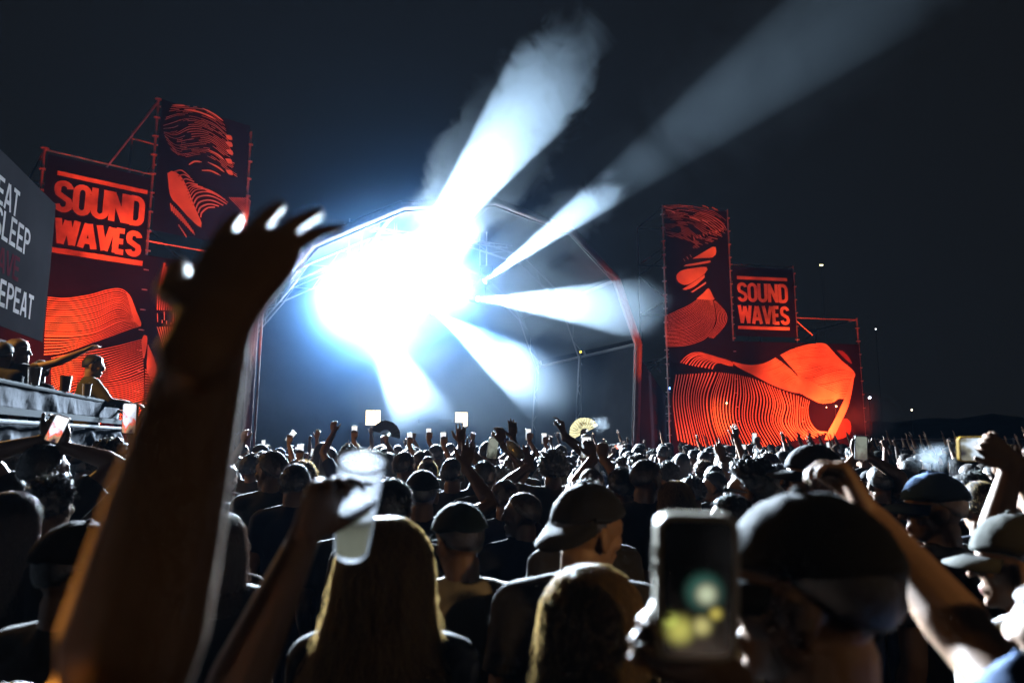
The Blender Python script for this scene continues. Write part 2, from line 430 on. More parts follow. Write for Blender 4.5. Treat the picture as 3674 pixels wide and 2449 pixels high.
solid(a, WL, [(1410, 757), (1460, 738), (1530, 790), (1580, 890), (1640, 1040), (1700, 1180), (1688, 1215), (1600, 1140), (1500, 1030), (1435, 948)], cv=zl)
family(a, WL, [[(1436, 1010), (1448, 1080)], [(1530, 1110), (1545, 1180)], [(1622, 1235), (1640, 1280)]], 14, 0.5, cv=zl, m=6)
family(a, WL, [[(1505, 1190), (1512, 1210)], [(1560, 1270), (1570, 1300)]], 6, 0.5, cv=zl, m=6)
family(b, WL, [[(1470, 745), (1530, 735), (1600, 790)], [(1560, 870), (1600, 850), (1680, 865)], [(1600, 990), (1650, 920), (1740, 908), (1830, 940), (1920, 1000)], [(1690, 1130), (1700, 1090), (1750, 1050), (1810, 1045)]], 13, 0.3, cv=zl)
family(b, WL, [[(1930, 960), (2040, 1080), (2085, 1180)], [(2000, 962), (2060, 1020), (2100, 1080)], [(2080, 965), (2112, 1000)]], 9, 0.5, cv=zl)
family(b, WL, [[(1950, 1140), (1950, 1200)], [(2020, 1150), (2030, 1208)], [(2080, 1140), (2085, 1208)]], 9, 0.4, cv=zl, m=8)
tag(a.build('wave_print', M_print, pl_t), kind='stuff'); tag(b.build('wave_print', M_printlogo, pl_t), kind='stuff')
zb = 1.1
pl_l = panel('wave_banner', 'wide lower banner of glowing orange wavy lines behind the terrace', 'banner', WL, -2.3, sL[2] - .05, zb, WL.sz(590, 925)[1])
a, b = MB(), MB()
family(a, WL, [[(400, 392), (560, 402), (760, 372), (900, 332), (1000, 320), (1060, 345), (1105, 400), (1150, 520), (1190, 615)],
               [(385, 560), (600, 565), (800, 530), (950, 465), (1020, 455), (1090, 510), (1150, 590), (1187, 622)],
               [(375, 720), (600, 722), (800, 692), (980, 612), (1090, 590), (1188, 628)],
               [(370, 872), (520, 857), (700, 800), (900, 730), (1080, 664), (1188, 634)]], 25, 0.42, cv=zl2, m=44)
solid(a, WL, [(1062, 348), (1105, 395), (1150, 510), (1190, 605), (1185, 632), (1165, 628), (1120, 560), (1090, 440)], cv=zl2)
family(a, WL, [[(430, 905), (600, 868), (800, 840), (1000, 800), (1130, 765), (1195, 748)], [(430, 1040), (620, 1000), (850, 1000), (1050, 930), (1205, 870)],
               [(440, 1200), (650, 1110), (850, 1130), (1050, 1100), (1212, 1040)], [(500, 1390), (800, 1350), (1000, 1300), (1212, 1240)], [(600, 1480), (800, 1460), (1000, 1420), (1212, 1380)]], 34, 0.38, cv=zl2, m=30)
family(b, WL, [[(1222, 1000), (1262, 1020)], [(1222, 1200), (1330, 1195)], [(1222, 1385), (1345, 1340)]], 17, 0.4, cv=zl2, m=8)
solid(a, WL, [(1215, 706), (1242, 728), (1232, 830), (1210, 908), (1196, 820), (1194, 750)], cv=zl2)
solid(a, WL, [(1245, 785), (1290, 880), (1330, 1010), (1352, 1085), (1255, 1050), (1236, 980), (1240, 880)], cv=zl2)
solid(a, WL, [(1258, 1062), (1352, 1100), (1385, 1150), (1388, 1205), (1355, 1225), (1300, 1150)], cv=zl2)
family(b, WL, [[(1388, 100), (1338, 335)], [(1440, 230), (1420, 360)], [(1505, 355), (1500, 382)]], 9, 0.5, cv=zl2, m=6)
family(b, WL, [[(1330, 362), (1325, 500)], [(1420, 392), (1410, 500)], [(1525, 428), (1525, 500)]], 11, 0.5, cv=zl2, m=6)
family(b, WL, [[(1325, 510), (1328, 600)], [(1420, 512), (1420, 620)], [(1520, 512), (1515, 620)]], 11, 0.35, dash=0.3, cv=zl2, m=12)
family(a, WL, [[(1325, 640), (1350, 720), (1400, 880), (1440, 935)], [(1420, 640), (1430, 740), (1450, 860), (1465, 922)], [(1515, 640), (1512, 720), (1490, 830), (1475, 905)]], 10, 0.5, cv=zl2, m=14)
tag(a.build('wave_print', M_print, pl_l), kind='stuff'); tag(b.build('wave_print', M_printlogo, pl_l), kind='stuff')

# tall banner and wide lower banner, right
pr_t = panel('wave_banner', 'tall narrow banner with a red hourglass of fine lines beside the arch', 'banner', WR, sR[0] + .06, sR[1] - .06, WR.sz(2480, 1262)[1], zR[0] - 0.1)
a, b = MB(), MB()
family(b, WR, [[(420, 208), (560, 206), (700, 222), (850, 262), (950, 335)], [(420, 300), (560, 300), (700, 330), (850, 380), (945, 440)], [(430, 360), (560, 372), (660, 400), (750, 470), (860, 500)], [(430, 450), (530, 480), (630, 530), (690, 575)]], 26, 0.22, dash=0.3, cv=zr, m=30)
family(b, WR, [[(720, 262), (830, 300), (900, 345), (945, 390)], [(640, 305), (740, 345), (800, 385), (870, 440)]], 6, 0.3, cv=zr)
for q in ([(425, 212), (470, 228), (500, 232)], [(440, 245), (480, 250), (520, 270)], [(640, 305), (690, 320), (730, 340)], [(750, 208), (780, 218), (805, 232)], [(830, 225), (860, 238), (885, 252)], [(745, 330), (770, 340), (795, 352)]):
    ribbon(a, WR, crom([WR.sz(*zr(x, y)) for x, y in q], 8), 0.022, 0.03)
for poly in ([(665, 655), (740, 610), (850, 550), (867, 600), (840, 642), (740, 650)], [(590, 720), (605, 706), (700, 690), (822, 668), (815, 686), (700, 708)], [(530, 800), (560, 760), (640, 738), (785, 725), (770, 780), (640, 868), (570, 868), (535, 835)],
             [(580, 912), (680, 850), (770, 788), (770, 812), (680, 890), (600, 920)], [(650, 936), (720, 890), (780, 848), (778, 866), (720, 905), (670, 938)], [(700, 992), (760, 940), (802, 903), (835, 960), (850, 1000), (780, 1000)]): solid(a, WR, poly, cv=zr)
family(a, WR, [[(430, 1142), (540, 1092), (640, 1045), (715, 990)], [(430, 1260), (600, 1240), (740, 1160), (790, 1060), (800, 1000)], [(440, 1395), (620, 1382), (780, 1320), (850, 1200), (855, 1090), (835, 1005)]], 27, 0.34, cv=zr, m=30)
family(a, WR, [[(862, 1010), (940, 1100), (955, 1170), (920, 1240), (840, 1325)], [(845, 1010), (870, 1100), (870, 1200), (800, 1318)]], 7, 0.35, cv=zr, m=24)
for k in range(14):
    x = 590 + k * 27; y = 655 - k * 17 if k < 3 else 470 - (k - 3) * 8
    ribbon(b, WR, crom([WR.sz(*zr(x, y)), WR.sz(*zr(x + 14, y + 22))], 3), 0.012, 0.03)
tag(a.build('wave_print', M_print, pr_t), kind='stuff'); tag(b.build('wave_print', M_printlogo, pr_t), kind='stuff')

pr_l = panel('wave_banner', 'wide lower banner of glowing orange ribs funnelling to a heart, on the right', 'banner', WR, sR[0] + .06, sR[3] - .03, 0.9, WR.sz(2700, 1225)[1])
# the banner steps down on the right
a, b = MB(), MB()
family(a, WR, [[(530, 455), (505, 640), (515, 800), (548, 1010)], [(690, 448), (650, 640), (670, 820), (730, 1060)], [(890, 436), (820, 640), (830, 840), (900, 1060)], [(1150, 480), (1190, 640), (1180, 850), (1290, 1070)],
               [(1400, 580), (1445, 720), (1425, 860), (1520, 1010)], [(1570, 640), (1560, 760), (1570, 900), (1680, 990)], [(1650, 675), (1636, 760), (1660, 860), (1720, 928), (1800, 942)]], 52, 0.34, cv=zr2, m=34)
family(a, WR, [[(565, 355), (620, 298), (710, 268), (850, 300), (990, 350)], [(640, 375), (690, 320), (770, 300), (880, 330), (1000, 372)], [(830, 408), (850, 370), (880, 355), (940, 362), (1010, 385)]], 11, 0.42, cv=zr2)
solid(a, WR, [(720, 270), (850, 298), (1000, 347), (1010, 385), (930, 370), (820, 315)], cv=zr2)
family(a, WR, [[(1003, 348), (1130, 376), (1250, 370), (1330, 338), (1370, 315)], [(1040, 385), (1160, 420), (1280, 430), (1400, 390), (1440, 365)], [(1150, 440), (1280, 490), (1400, 520), (1500, 470), (1545, 465)], [(1300, 520), (1420, 570), (1520, 600), (1600, 610), (1660, 640)]], 30, 0.8, cv=zr2)
family(a, WR, [[(1405, 292), (1500, 246), (1640, 206), (1772, 196), (1840, 255)], [(1450, 340), (1560, 320), (1700, 310), (1830, 310), (1930, 345)], [(1560, 470), (1680, 460), (1800, 420), (1920, 400), (2030, 435)], [(1565, 540), (1680, 550), (1820, 530), (1940, 500), (2022, 500)], [(1640, 645), (1740, 690), (1840, 685), (1900, 652), (1955, 655)]], 42, 0.72, cv=zr2)
solid(a, WR, [(1540, 462), (1580, 470), (1760, 560), (1900, 640), (1700, 668), (1560, 590)], cv=zr2, off=0.022)
solid(a, WR, [(1950, 655), (2028, 440), (2010, 590), (1975, 735), (1905, 885), (1845, 1000), (1778, 1000), (1860, 840)], cv=zr2)
tag(a.build('wave_print', M_print, pr_l), kind='stuff')
mb = MB(); solid(mb, WR, [(1880, 250), (1930, 255), (1985, 310), (2012, 365), (1960, 330)], cv=zr2); solid(mb, WR, [(1905, 890), (1950, 820), (2000, 860), (1990, 960), (1870, 1000)], cv=zr2); tag(mb.build('wave_print', M_printdim, pr_l), kind='stuff')
# dark shroud between arch and right scaffold
# ------------------------------------------------------------------ stage: arched roof, deck, back wall
SA = P(915, 1110, 19.3); SB = P(2290, 1225, 24.6)          # the two knees of the front arch
WS = Wall(SA, (SB.x - SA.x, SB.y - SA.y))
FRONT = [(880, 1600), (915, 1110), (1120, 872), (1440, 738), (1775, 722), (2050, 826), (2214, 1003), (2292, 1232), (2272, 1600)]
fr = [WS.sz(*q) for q in FRONT]
fr[0] = (fr[0][0], 0.0); fr[-1] = (fr[-1][0], 0.0)
back = -WS.n
st = empty('stage'); tag(st, 'big arched festival stage filled with white beams and smoke', 'stage')
M_arch = mat('arch_cover', (0.36, 0.30, 0.32), 0.6, vary=0.1)
M_alu = mat('aluminium_truss', (0.32, 0.33, 0.36), 0.5, 0.4)
M_edge = mat('white_edge', (0.45, 0.47, 0.5), 0.6)
M_roof = mat('roof_membrane', (0.06, 0.07, 0.08), 0.8, vary=0.15, scale=0.6)
for k, off in enumerate((0.0, -4.0, -8.0)):
    shrink = 1 - 0.02 * k
    pts = [WS.at(s, z * (1 if k == 0 else 0.985), off) for s, z in fr]
    for a_, b_ in zip(pts[:-1], pts[1:]):
        if k == 0:
            MB().rod(a_, b_, 0.125, 10).build('arch_tube', M_arch, st)
            d = (b_ - a_).normalized(); inn = WS.n.cross(d).normalized()
            c = (WS.at((fr[1][0] + fr[7][0]) / 2, 3, off) - a_); inn = inn if inn.dot(c) > 0 else -inn
            MB().rod(a_ + inn * .20 + WS.n * .05, b_ + inn * .20 + WS.n * .05, 0.035, 6).build('arch_edge', M_edge, st)
        else:
            d = (b_ - a_).normalized(); sd = WS.n.cross(d).normalized()
            for q in (-.17, .17): MB().rod(a_ + sd * q, b_ + sd * q, 0.035, 6).build('truss_chord', M_alu, st)
            L_ = (b_ - a_).length; n_ = max(2, int(L_ / .6)); mb = MB()
            for i in range(n_):
                u0, u1 = i / n_, (i + 1) / n_; sg = .17 if i % 2 else -.17
                mb.rod(a_.lerp(b_, u0) + sd * sg, a_.lerp(b_, u1) - sd * sg, 0.014, 5)
            mb.build('truss_lacing', M_alu, st)
for s, z in fr[1:-1]:
    MB().rod(WS.at(s, z, 0), WS.at(s, z * .985, -8), 0.06, 8).build('purlin', M_alu, st)
# membrane over the arches
mb = MB()
for off in (-0.12, -8.0):
    for s, z in fr[1:-1]: mb.v.append(tuple(WS.at(s, z + 0.2, off)))
nn = len(fr) - 2
mb.f = [(i, i + 1, nn + i + 1, nn + i) for i in range(nn - 1)]
r_ = mb.build('roof_membrane', M_roof, st)
sm = r_.modifiers.new('s', 'SOLIDIFY'); sm.thickness = 0.03
# back wall and side skirts
mb = MB(); bw = [WS.at(s, z * .98, -8.06) for s, z in fr]; mb.v = [tuple(v) for v in bw]; mb.f = [tuple(range(len(bw)))]
o = mb.build('back_wall', M_tarpblack, st); o.modifiers.new('s', 'SOLIDIFY').thickness = 0.06
for a_, b_ in ((fr[0], fr[1]), (fr[-1], fr[-2])):
    mb = MB(); mb.v = [tuple(WS.at(a_[0], 0, -.2)), tuple(WS.at(b_[0], b_[1], -.2)), tuple(WS.at(b_[0], b_[1], -8)), tuple(WS.at(a_[0], 0, -8))]; mb.f = [(0, 1, 2, 3)]
    o = mb.build('side_skirt', M_tarpblack, st); o.modifiers.new('s', 'SOLIDIFY').thickness = 0.04
sw = fr[-1][0] - fr[0][0]
R3 = Matrix((WS.d, WS.n, Vector((0, 0, 1)))).transposed()
mb = MB(); mb.box(WS.at((fr[0][0] + fr[-1][0]) / 2, 0.7, -3.6), (sw - .5, 7.2, 1.4), R3); mb.build('stage_deck', M_black, st)
# black shroud on the right of the arch
mb = MB(); e0 = WS.at(fr[-2][0] + .2, 0, -.5); q1 = WR.at(sR[0], 0, -.3)
sh_top0 = fr[-2][1] - .2
mb.v = [tuple(e0), tuple(q1), tuple(q1 + Vector((0, 0, 3.4))), tuple(e0 + Vector((0, 0, sh_top0)))]; mb.f = [(0, 1, 2, 3)]
o = mb.build('stage_shroud', mat('maroon_shroud', (0.05, 0.03, 0.05), 0.9, vary=0.15, scale=1.0)); o.modifiers.new('s', 'SOLIDIFY').thickness = 0.03
tag(o, 'dark maroon cloth shroud between the arch and the right scaffold', 'cloth')
# braces in front of the shroud
for k, (p_, q_) in enumerate((((2325, 1440), (2372, 1545)), ((2345, 1290), (2370, 1335)))):
    o = MB().rod(on_plane(*p_, e0, WR.n), on_plane(*q_, e0, WR.n), 0.02, 6).build('guy_wire', M_steel)
    tag(o, ['long thin steel guy slanting in front of the maroon shroud', 'short thin steel guy high beside the right scaffold'][k], 'cable')
# lamp trusses with fixtures
trs = empty('lighting_truss'); tag(trs, 'horizontal lighting truss hidden in the white glare above the stage', 'truss')
lp = [l for l, t in LAMPS]
zt = max(l.z for l in lp) + 0.9
c0 = WS.at(2.9, zt, -3.0); c1 = WS.at(fr[-1][0] - 3.4, zt, -3.0)
for q in ((0, .2), (0, -.2)):
    MB().rod(c0 + WS.n * q[1], c1 + WS.n * q[1], 0.03, 6).build('truss_chord', M_alu, trs)
mb = MB()
for i in range(24): mb.rod(c0.lerp(c1, i / 24) + WS.n * (.2 if i % 2 else -.2), c0.lerp(c1, (i + 1) / 24) - WS.n * (.2 if i % 2 else -.2), 0.014, 5)
mb.build('truss_lacing', M_alu, trs)
kinds = ['upper beam', 'long right beam', 'level right beam', 'lower right beam', 'downward beam', 'brightest', 'upper middle', 'topmost', 'lower left', 'inner right']
for i, (Lp, Tp) in enumerate(LAMPS):
    t = empty('stage_light', Lp)
    tag(t, f'white stage lamp throwing the {kinds[i]} beam' if i < 5 else f'white audience blinder, {kinds[i]} of the cluster in the glare', 'stage light')
    q = (Tp - Lp).to_track_quat('-Z', 'Y').to_matrix()
    mb = MB(); mb.rod(Vector((0, 0, .42)), Vector((0, 0, 0.13)), .13, 12, .15); mb.rod(Vector((0, 0, .13)), Vector((0, 0, .09)), .16, 12)
    mb.v = [tuple(q @ Vector(v)) for v in mb.v]; mb.build('lamp_head', M_black, t)
    mb = MB(); mb.rod(Vector((0, 0, .10)), Vector((0, 0, .075)), .10, 16); mb.v = [tuple(q @ Vector(v)) for v in mb.v]; mb.build('lens', M_lens, t)
    mb = MB(); mb.box((-.22, 0, .33), (.04, .08, .3)); mb.box((.22, 0, .33), (.04, .08, .3)); mb.box((0, 0, .5), (.48, .08, .04)); mb.build('yoke', M_black, t)
    MB().rod((0, 0, .52), (0, 0, max(0.6, zt - Lp.z)), .025, 6).build('hanger', M_alu, t)
# two glowing logo screens of the booth and the booth
M_scr = mat('lit_panel', (1, 1, 1), 0.4, emit=(1.0, 0.83, 0.55), estr=5.0)
M_scrline = mat('panel_line', (0.9, 0.75, 0.4), 0.5, emit=(1.0, 0.62, 0.2), estr=1.0)
for (x0, y0, x1, y1, zc, lb) in ((1312, 1471, 1363, 1524, 21.0, 'small square glowing panel on the left with a faint logo outline'), (1633, 1478, 1677, 1529, 22.3, 'small square glowing white panel behind raised hands')):
    c = P((x0 + x1) / 2, (y0 + y1) / 2, zc); w = (x1 - x0) / F * zc; h = (y1 - y0) / F * zc
    t = empty('glowing_panel', c); tag(t, lb, 'light panel')
    mb = MB(); mb.box((0, 0.03, 0), (w, .06, h)); mb.build('panel_face', M_scr, t)
    mb = MB(); e = .012
    mb.box((0, -.004, h / 2 - .007), (w, .012, e)); mb.box((0, -.004, -h / 2 + .007), (w, .012, e)); mb.box((-w / 2 + .007, -.004, 0), (e, .012, h - .03)); mb.box((w / 2 - .007, -.004, 0), (e, .012, h - .03))
    mb.build('panel_frame', M_scrline, t)
    w2 = Wall((c.x, c.y), (1, 0)); mb = MB()
    for row, word in enumerate(('SOUND', 'WAVES')):
        for i, ch in enumerate(word):
            sub = MB(); letter(sub, w2, ch, -w * .38 + i * w * .152, .03 + (0.02 if row == 0 else -.17), w * .14, h * .26, .008, 0.004)
            mb.add([(v[0] - c.x, v[1] - c.y, v[2]) for v in sub.v], sub.f)
    mb.build('panel_logo', M_scrline, t)
    mb = MB(); mb.rod((0, .05, -h / 2), (0, .05, -(c.z - 1.4)), .03, 8); mb.build('panel_stand', M_black, t)
bt = empty('dj_booth', P(1480, 1560, 22.6)); bt.location.z = 1.4; tag(bt, 'dark performer booth at the front of the smoky stage', 'booth')
MB().box((0, 0, .5), (3.4, .8, 1.0)).build('counter', M_black, bt)
for i in range(3): MB().box((-1.1 + i * 1.1, -.1, 1.05), (.42, .42, .1)).build('deck_player', M_black, bt)
# small coloured lamps on the stage and far away
def glow(px, py, zc, r, colr, s, label, pole=None):
    p = P(px, py, zc); t = empty('small_lamp', p); tag(t, label, 'lamp')
    m = mat('glow_%d' % len(MATS), colr, 0.4, emit=colr, estr=s)
    r *= .6; MB().ball((0, 0, 0), r, 10, 6).build('bulb', m, t, True)
    MB().rod((0, .02 + r, 0), (0, .14 + r, 0), r * .8, 8).build('housing', M_black, t)
    MB().rod((0, .1, -r), (0, .1, -p.z if pole is None else -pole), .03, 6).build('pole', M_black, t)
    return p
pb = glow(2404, 1392, 24.2, .07, (0.12, 0.25, 1.0), 14, 'small blue stage lamp left of the wide orange banner', 1.2)
glow(2083, 1262, 23.8, .055, (1.0, 0.75, 0.05), 6, 'tiny yellow lamp hanging inside the stage')
glow(2607, 1445, 24.3, .045, (1.0, 0.8, 0.4), 8, 'tiny warm lamp in front of the orange ribs', 1)
glow(2965, 1460, 25.0, .03, (1.0, 0.85, 0.5), 6, 'left one of two tiny lamps inside the heart print', 1)
glow(3000, 1457, 25.0, .045, (1.0, 0.85, 0.5), 8, 'right one of two tiny lamps inside the heart print', 1)
glow(3120, 1426, 42, .13, (0.75, 0.85, 1.0), 9, 'white street lamp on a pole right of the orange banner')
glow(3271, 1470, 90, .16, (1.0, 0.85, 0.6), 7, 'small warm lamp far off on the dark hillside')
glow(2943, 951, 200, .34, (1.0, 0.9, 0.35), 6, 'left yellow light of a distant pair high in the night')
glow(2950, 951, 200, .34, (1.0, 0.95, 0.55), 6, 'right yellow light of a distant pair high in the night')
glow(3142, 1180, 120, .16, (0.95, 0.97, 1.0), 6, 'single white light high in the dark on the right')
# red floods assumed in front of the wings, hidden behind the crowd
def flood(loc, target, power, ang, label):
    spot('red_flood_lamp', Vector(loc) + (Vector(target) - Vector(loc)).normalized() * .14, target, power * (1.25 if ang <= 30 else .90), RED if ang > 30 else (1.0, .075, .014), ang, 0.9, 0.1)
    t = empty('red_floodlight', loc); tag(t, label, 'floodlight')
    q = (Vector(target) - Vector(loc)).to_track_quat('-Z', 'Y').to_matrix()
    mb = MB(); mb.box((0, 0, .05), (.4, .3, .12)); mb.v = [tuple(q @ Vector(v)) for v in mb.v]; mb.build('housing', M_black, t)
    mb = MB(); mb.box((0, 0, -.018), (.36, .26, .01)); mb.v = [tuple(q @ Vector(v)) for v in mb.v]; mb.build('lens', mat('red_lens', (1, .1, .05), .3, emit=RED, estr=8), t)
    mb = MB(); mb.box((0, 0, -loc[2] / 2 - .1), (.06, .06, loc[2] - .2)); mb.box((0, 0, -loc[2] + .03), (.5, .5, .06)); mb.build('stand', M_black, t)
fl = lambda wall, s, z, off: tuple(wall.at(s, z, off))
flood(fl(WL, -.6, .8, 2.2), WL.at(-.2, 3.2), 3600, 80, 'red floodlight low in front of the left scaffold')
flood(fl(WL, 1.7, .7, 2.0), WL.at(1.5, 3.0), 1300, 75, 'red floodlight near the foot of the left scaffold')
flood(fl(WL, 0.9, .8, 4.2), WL.at(1.0, 6.2), 3800, 32, 'red floodlight aimed at the left logo banner')
flood(fl(WL, 3.4, .8, 3.8), WL.at(3.0, 7.2), 3000, 36, 'red floodlight under the tall left banner')
flood(fl(WL, 3.9, .8, 3.2), WL.at(4.5, 9.6), 4200, 24, 'red floodlight aimed at the top of the tall left banner')
flood(fl(WR, 1.5, .8, 4.0), WR.at(1.6, 6.4), 2900, 42, 'red floodlight under the tall right banner')
flood(fl(WR, 1.2, .8, 3.6), WR.at(2.0, 9.6), 2600, 26, 'red floodlight aimed at the top of the tall right banner')
flood(fl(WR, 4.4, .8, 3.8), WR.at(4.6, 5.2), 1700, 30, 'red floodlight under the right logo banner')
flood(fl(WR, 5.4, .7, 2.4), WR.at(5.7, 2.9), 5200, 80, 'red floodlight in front of the heart print')
flood(fl(WR, 5.6, .7, 2.6), WR.at(6.1, 2.9), 2600, 30, 'narrow red floodlight on the heart print')
flood(fl(WR, 2.6, .7, 2.4), WR.at(1.9, 2.6), 1500, 24, 'narrow red floodlight on the orange ribs')
flood(fl(WL, -.2, .7, 2.6), WL.at(.3, 3.6), 2600, 30, 'narrow red floodlight on the left waves')
flood(fl(WR, 3.4, .7, 2.2), WR.at(3.3, 2.2), 1200, 70, 'red floodlight in front of the orange ribs')
flood(fl(WR, 1.0, .7, 2.2), WR.at(1.0, 2.0), 900, 70, 'red floodlight at the inner end of the orange ribs')
flood(tuple(WS.at(fr[-1][0] + .6, .6, 2.4)), WS.at(fr[-2][0] - .1, fr[-2][1] + .7, .1), 1300, 26, 'red floodlight at the right foot of the arch')
flood(tuple(WS.at(fr[0][0] - .3, .6, 2.2)), WS.at(fr[1][0] + .5, fr[1][1] + .7, .1), 1300, 26, 'red floodlight at the left foot of the arch')
# ------------------------------------------------------------------ air: haze box and stage smoke
def vol_mat(name, density, color=(0.66, 0.83, 1.0), aniso=0.35, scale=None, lo=0.4, hi=0.65, stretch=(1, 1, 1), warp=0.0, detail=5.0, edge=1.0, seed=0.0, step=None):
    m = bpy.data.materials.new(name); m.use_nodes = True; nt = m.node_tree
    nt.nodes.remove(nt.nodes['Principled BSDF']); out = nt.nodes['Material Output']
    v = nt.nodes.new('ShaderNodeVolumePrincipled'); v.inputs['Color'].default_value = (*color, 1); v.inputs['Anisotropy'].default_value = aniso
    v.inputs['Density'].default_value = density
    nt.links.new(v.outputs[0], out.inputs['Volume'])
    if step: m.cycles.volume_step_rate = step
    if scale:
        tc = nt.nodes.new('ShaderNodeTexCoord'); geo = nt.nodes.new('ShaderNodeNewGeometry')
        mp = nt.nodes.new('ShaderNodeMapping'); mp.inputs['Scale'].default_value = stretch; mp.inputs['Location'].default_value = (seed, seed * .7, seed * 1.3)
        nt.links.new(geo.outputs['Position'], mp.inputs['Vector'])
        n = nt.nodes.new('ShaderNodeTexNoise'); n.inputs['Scale'].default_value = scale; n.inputs['Detail'].default_value = detail; n.inputs['Distortion'].default_value = warp
        nt.links.new(mp.outputs[0], n.inputs['Vector'])
        # radial fall-off of the ellipsoid (object space: unit ball)
        ln = nt.nodes.new('ShaderNodeVectorMath'); ln.operation = 'LENGTH'; nt.links.new(tc.outputs['Object'], ln.inputs[0])
        fo = nt.nodes.new('ShaderNodeMapRange'); fo.interpolation_type = 'SMOOTHSTEP'; fo.inputs[1].default_value = 1.0; fo.inputs[2].default_value = 1.0 - edge; fo.inputs[3].default_value = 0; fo.inputs[4].default_value = 1
        nt.links.new(ln.outputs['Value'], fo.inputs[0])
        # noise threshold shifts with the fall-off so the rim breaks up into wisps
        ad = nt.nodes.new('ShaderNodeMath'); ad.operation = 'MULTIPLY_ADD'; nt.links.new(fo.outputs[0], ad.inputs[0]); ad.inputs[1].default_value = 0.42; nt.links.new(n.outputs['Fac'], ad.inputs[2])
        sb = nt.nodes.new('ShaderNodeMapRange'); sb.interpolation_type = 'SMOOTHSTEP'; sb.inputs[1].default_value = lo + .2; sb.inputs[2].default_value = hi + .2; sb.inputs[3].default_value = 0; sb.inputs[4].default_value = 1
        nt.links.new(ad.outputs[0], sb.inputs[0])
        mu = nt.nodes.new('ShaderNodeMath'); mu.operation = 'MULTIPLY'; nt.links.new(sb.outputs[0], mu.inputs[0]); nt.links.new(fo.outputs[0], mu.inputs[1])
        m2 = nt.nodes.new('ShaderNodeMath'); m2.operation = 'MULTIPLY'; nt.links.new(mu.outputs[0], m2.inputs[0]); m2.inputs[1].default_value = density
        nt.links.new(m2.outputs[0], v.inputs['Density'])
    return m
def soft_ball(name, density, color, aniso=0.3):
    m = bpy.data.materials.new(name); m.use_nodes = True; nt = m.node_tree; nt.nodes.remove(nt.nodes['Principled BSDF'])
    v = nt.nodes.new('ShaderNodeVolumePrincipled'); v.inputs['Color'].default_value = (*color, 1); v.inputs['Anisotropy'].default_value = aniso
    tc = nt.nodes.new('ShaderNodeTexCoord'); ln = nt.nodes.new('ShaderNodeVectorMath'); ln.operation = 'LENGTH'; nt.links.new(tc.outputs['Object'], ln.inputs[0])
    a = nt.nodes.new('ShaderNodeMapRange'); a.interpolation_type = 'SMOOTHERSTEP'; a.inputs[1].default_value = 1; a.inputs[2].default_value = 0; nt.links.new(ln.outputs['Value'], a.inputs[0])
    b = nt.nodes.new('ShaderNodeMath'); b.operation = 'POWER'; nt.links.new(a.outputs[0], b.inputs[0]); b.inputs[1].default_value = 1.3
    c = nt.nodes.new('ShaderNodeMath'); c.operation = 'MULTIPLY'; nt.links.new(b.outputs[0], c.inputs[0]); c.inputs[1].default_value = density; nt.links.new(c.outputs[0], v.inputs['Density'])
    nt.links.new(v.outputs[0], nt.nodes['Material Output'].inputs['Volume']); return m
hz = MB(); hz.box((0, 60, 11), (150, 160, 24)); o = hz.build('haze', vol_mat('haze_air', HAZE, color=(0.34, 0.60, 1.0), aniso=0.3)); tag(o, kind='stuff')
def smoke(c, r, aim, m, label):
    """One billow: an ellipsoid of air of half-lengths r, long axis along aim."""
    o = MB().ball((0, 0, 0), 1.0, 20, 12).build('smoke', m, smooth=True)
    o.location = c; o.scale = r; o.rotation_euler = Vector(aim).to_track_quat('X', 'Z').to_euler(); tag(o, label, kind='stuff')
    return o
def between(i, t): return LAMPS[i][0].lerp(LAMPS[i][1], t)
def along(i, t0, t1, w, h, m, label):
    a, b = between(i, t0), between(i, t1); return smoke((a + b) / 2, ((b - a).length / 2, w, h), b - a, m, label)
along(0, .10, 1.30, 2.0, 2.0, vol_mat('smoke_upper', 0.50, scale=1.0, lo=.46, hi=.64, edge=.5, warp=1.0, detail=8, step=.55, seed=3, aniso=0.3), 'bright billow of smoke in the steep upper beam')
along(1, -.6, .80, 1.5, 1.5, vol_mat('smoke_right', 0.24, scale=0.8, lo=.40, hi=.62, edge=.5, warp=.9, detail=8, step=.6, seed=11, aniso=0.3), 'smoke in the long right beam')
along(1, .1, 2.6, 4.0, 3.4, vol_mat('smoke_far', 0.04, scale=0.32, lo=.36, hi=.70, edge=.8, warp=.6, detail=6, seed=19, aniso=0.3), 'thin smoke far up the long right beam')
along(2, -.6, 1.25, 1.9, 1.9, vol_mat('smoke_level', 0.26, scale=0.6, lo=.38, hi=.62, edge=.6, warp=.8, detail=8, step=.6, seed=7, aniso=0.3), 'smoke in the level right beam')
smoke(P(1720, 1420, 21.0), (5.8, 3.4, 2.7), WS.d, vol_mat('smoke_low', 0.13, scale=0.45, lo=.38, hi=.66, edge=.7, warp=.6, seed=5, aniso=0.3), 'low smoke rolling over the stage front')

smoke(P(1410, 1000, 22.4), (11.5, 8.2, 9.6), WS.d, soft_ball('smoke_halo', 0.023, (.15, .44, 1.0)), 'wide soft glow of smoke around the lamp cluster')
smoke(P(1560, 1330, 22.6), (8.0, 4.0, 4.5), WS.d, vol_mat('smoke_veil', 0.075, color=(.22, .50, 1), scale=0.3, lo=.0, hi=.62, edge=.95, warp=.5, detail=5, seed=31, aniso=0.2), 'thin blue veil of smoke under the arch')
smoke(P(1370, 1010, 22.0), (5.4, 4.4, 4.7), WS.d, soft_ball('smoke_glow', 0.058, (.50, .76, 1.0)), 'dense soft glow of smoke at the brightest lamp')
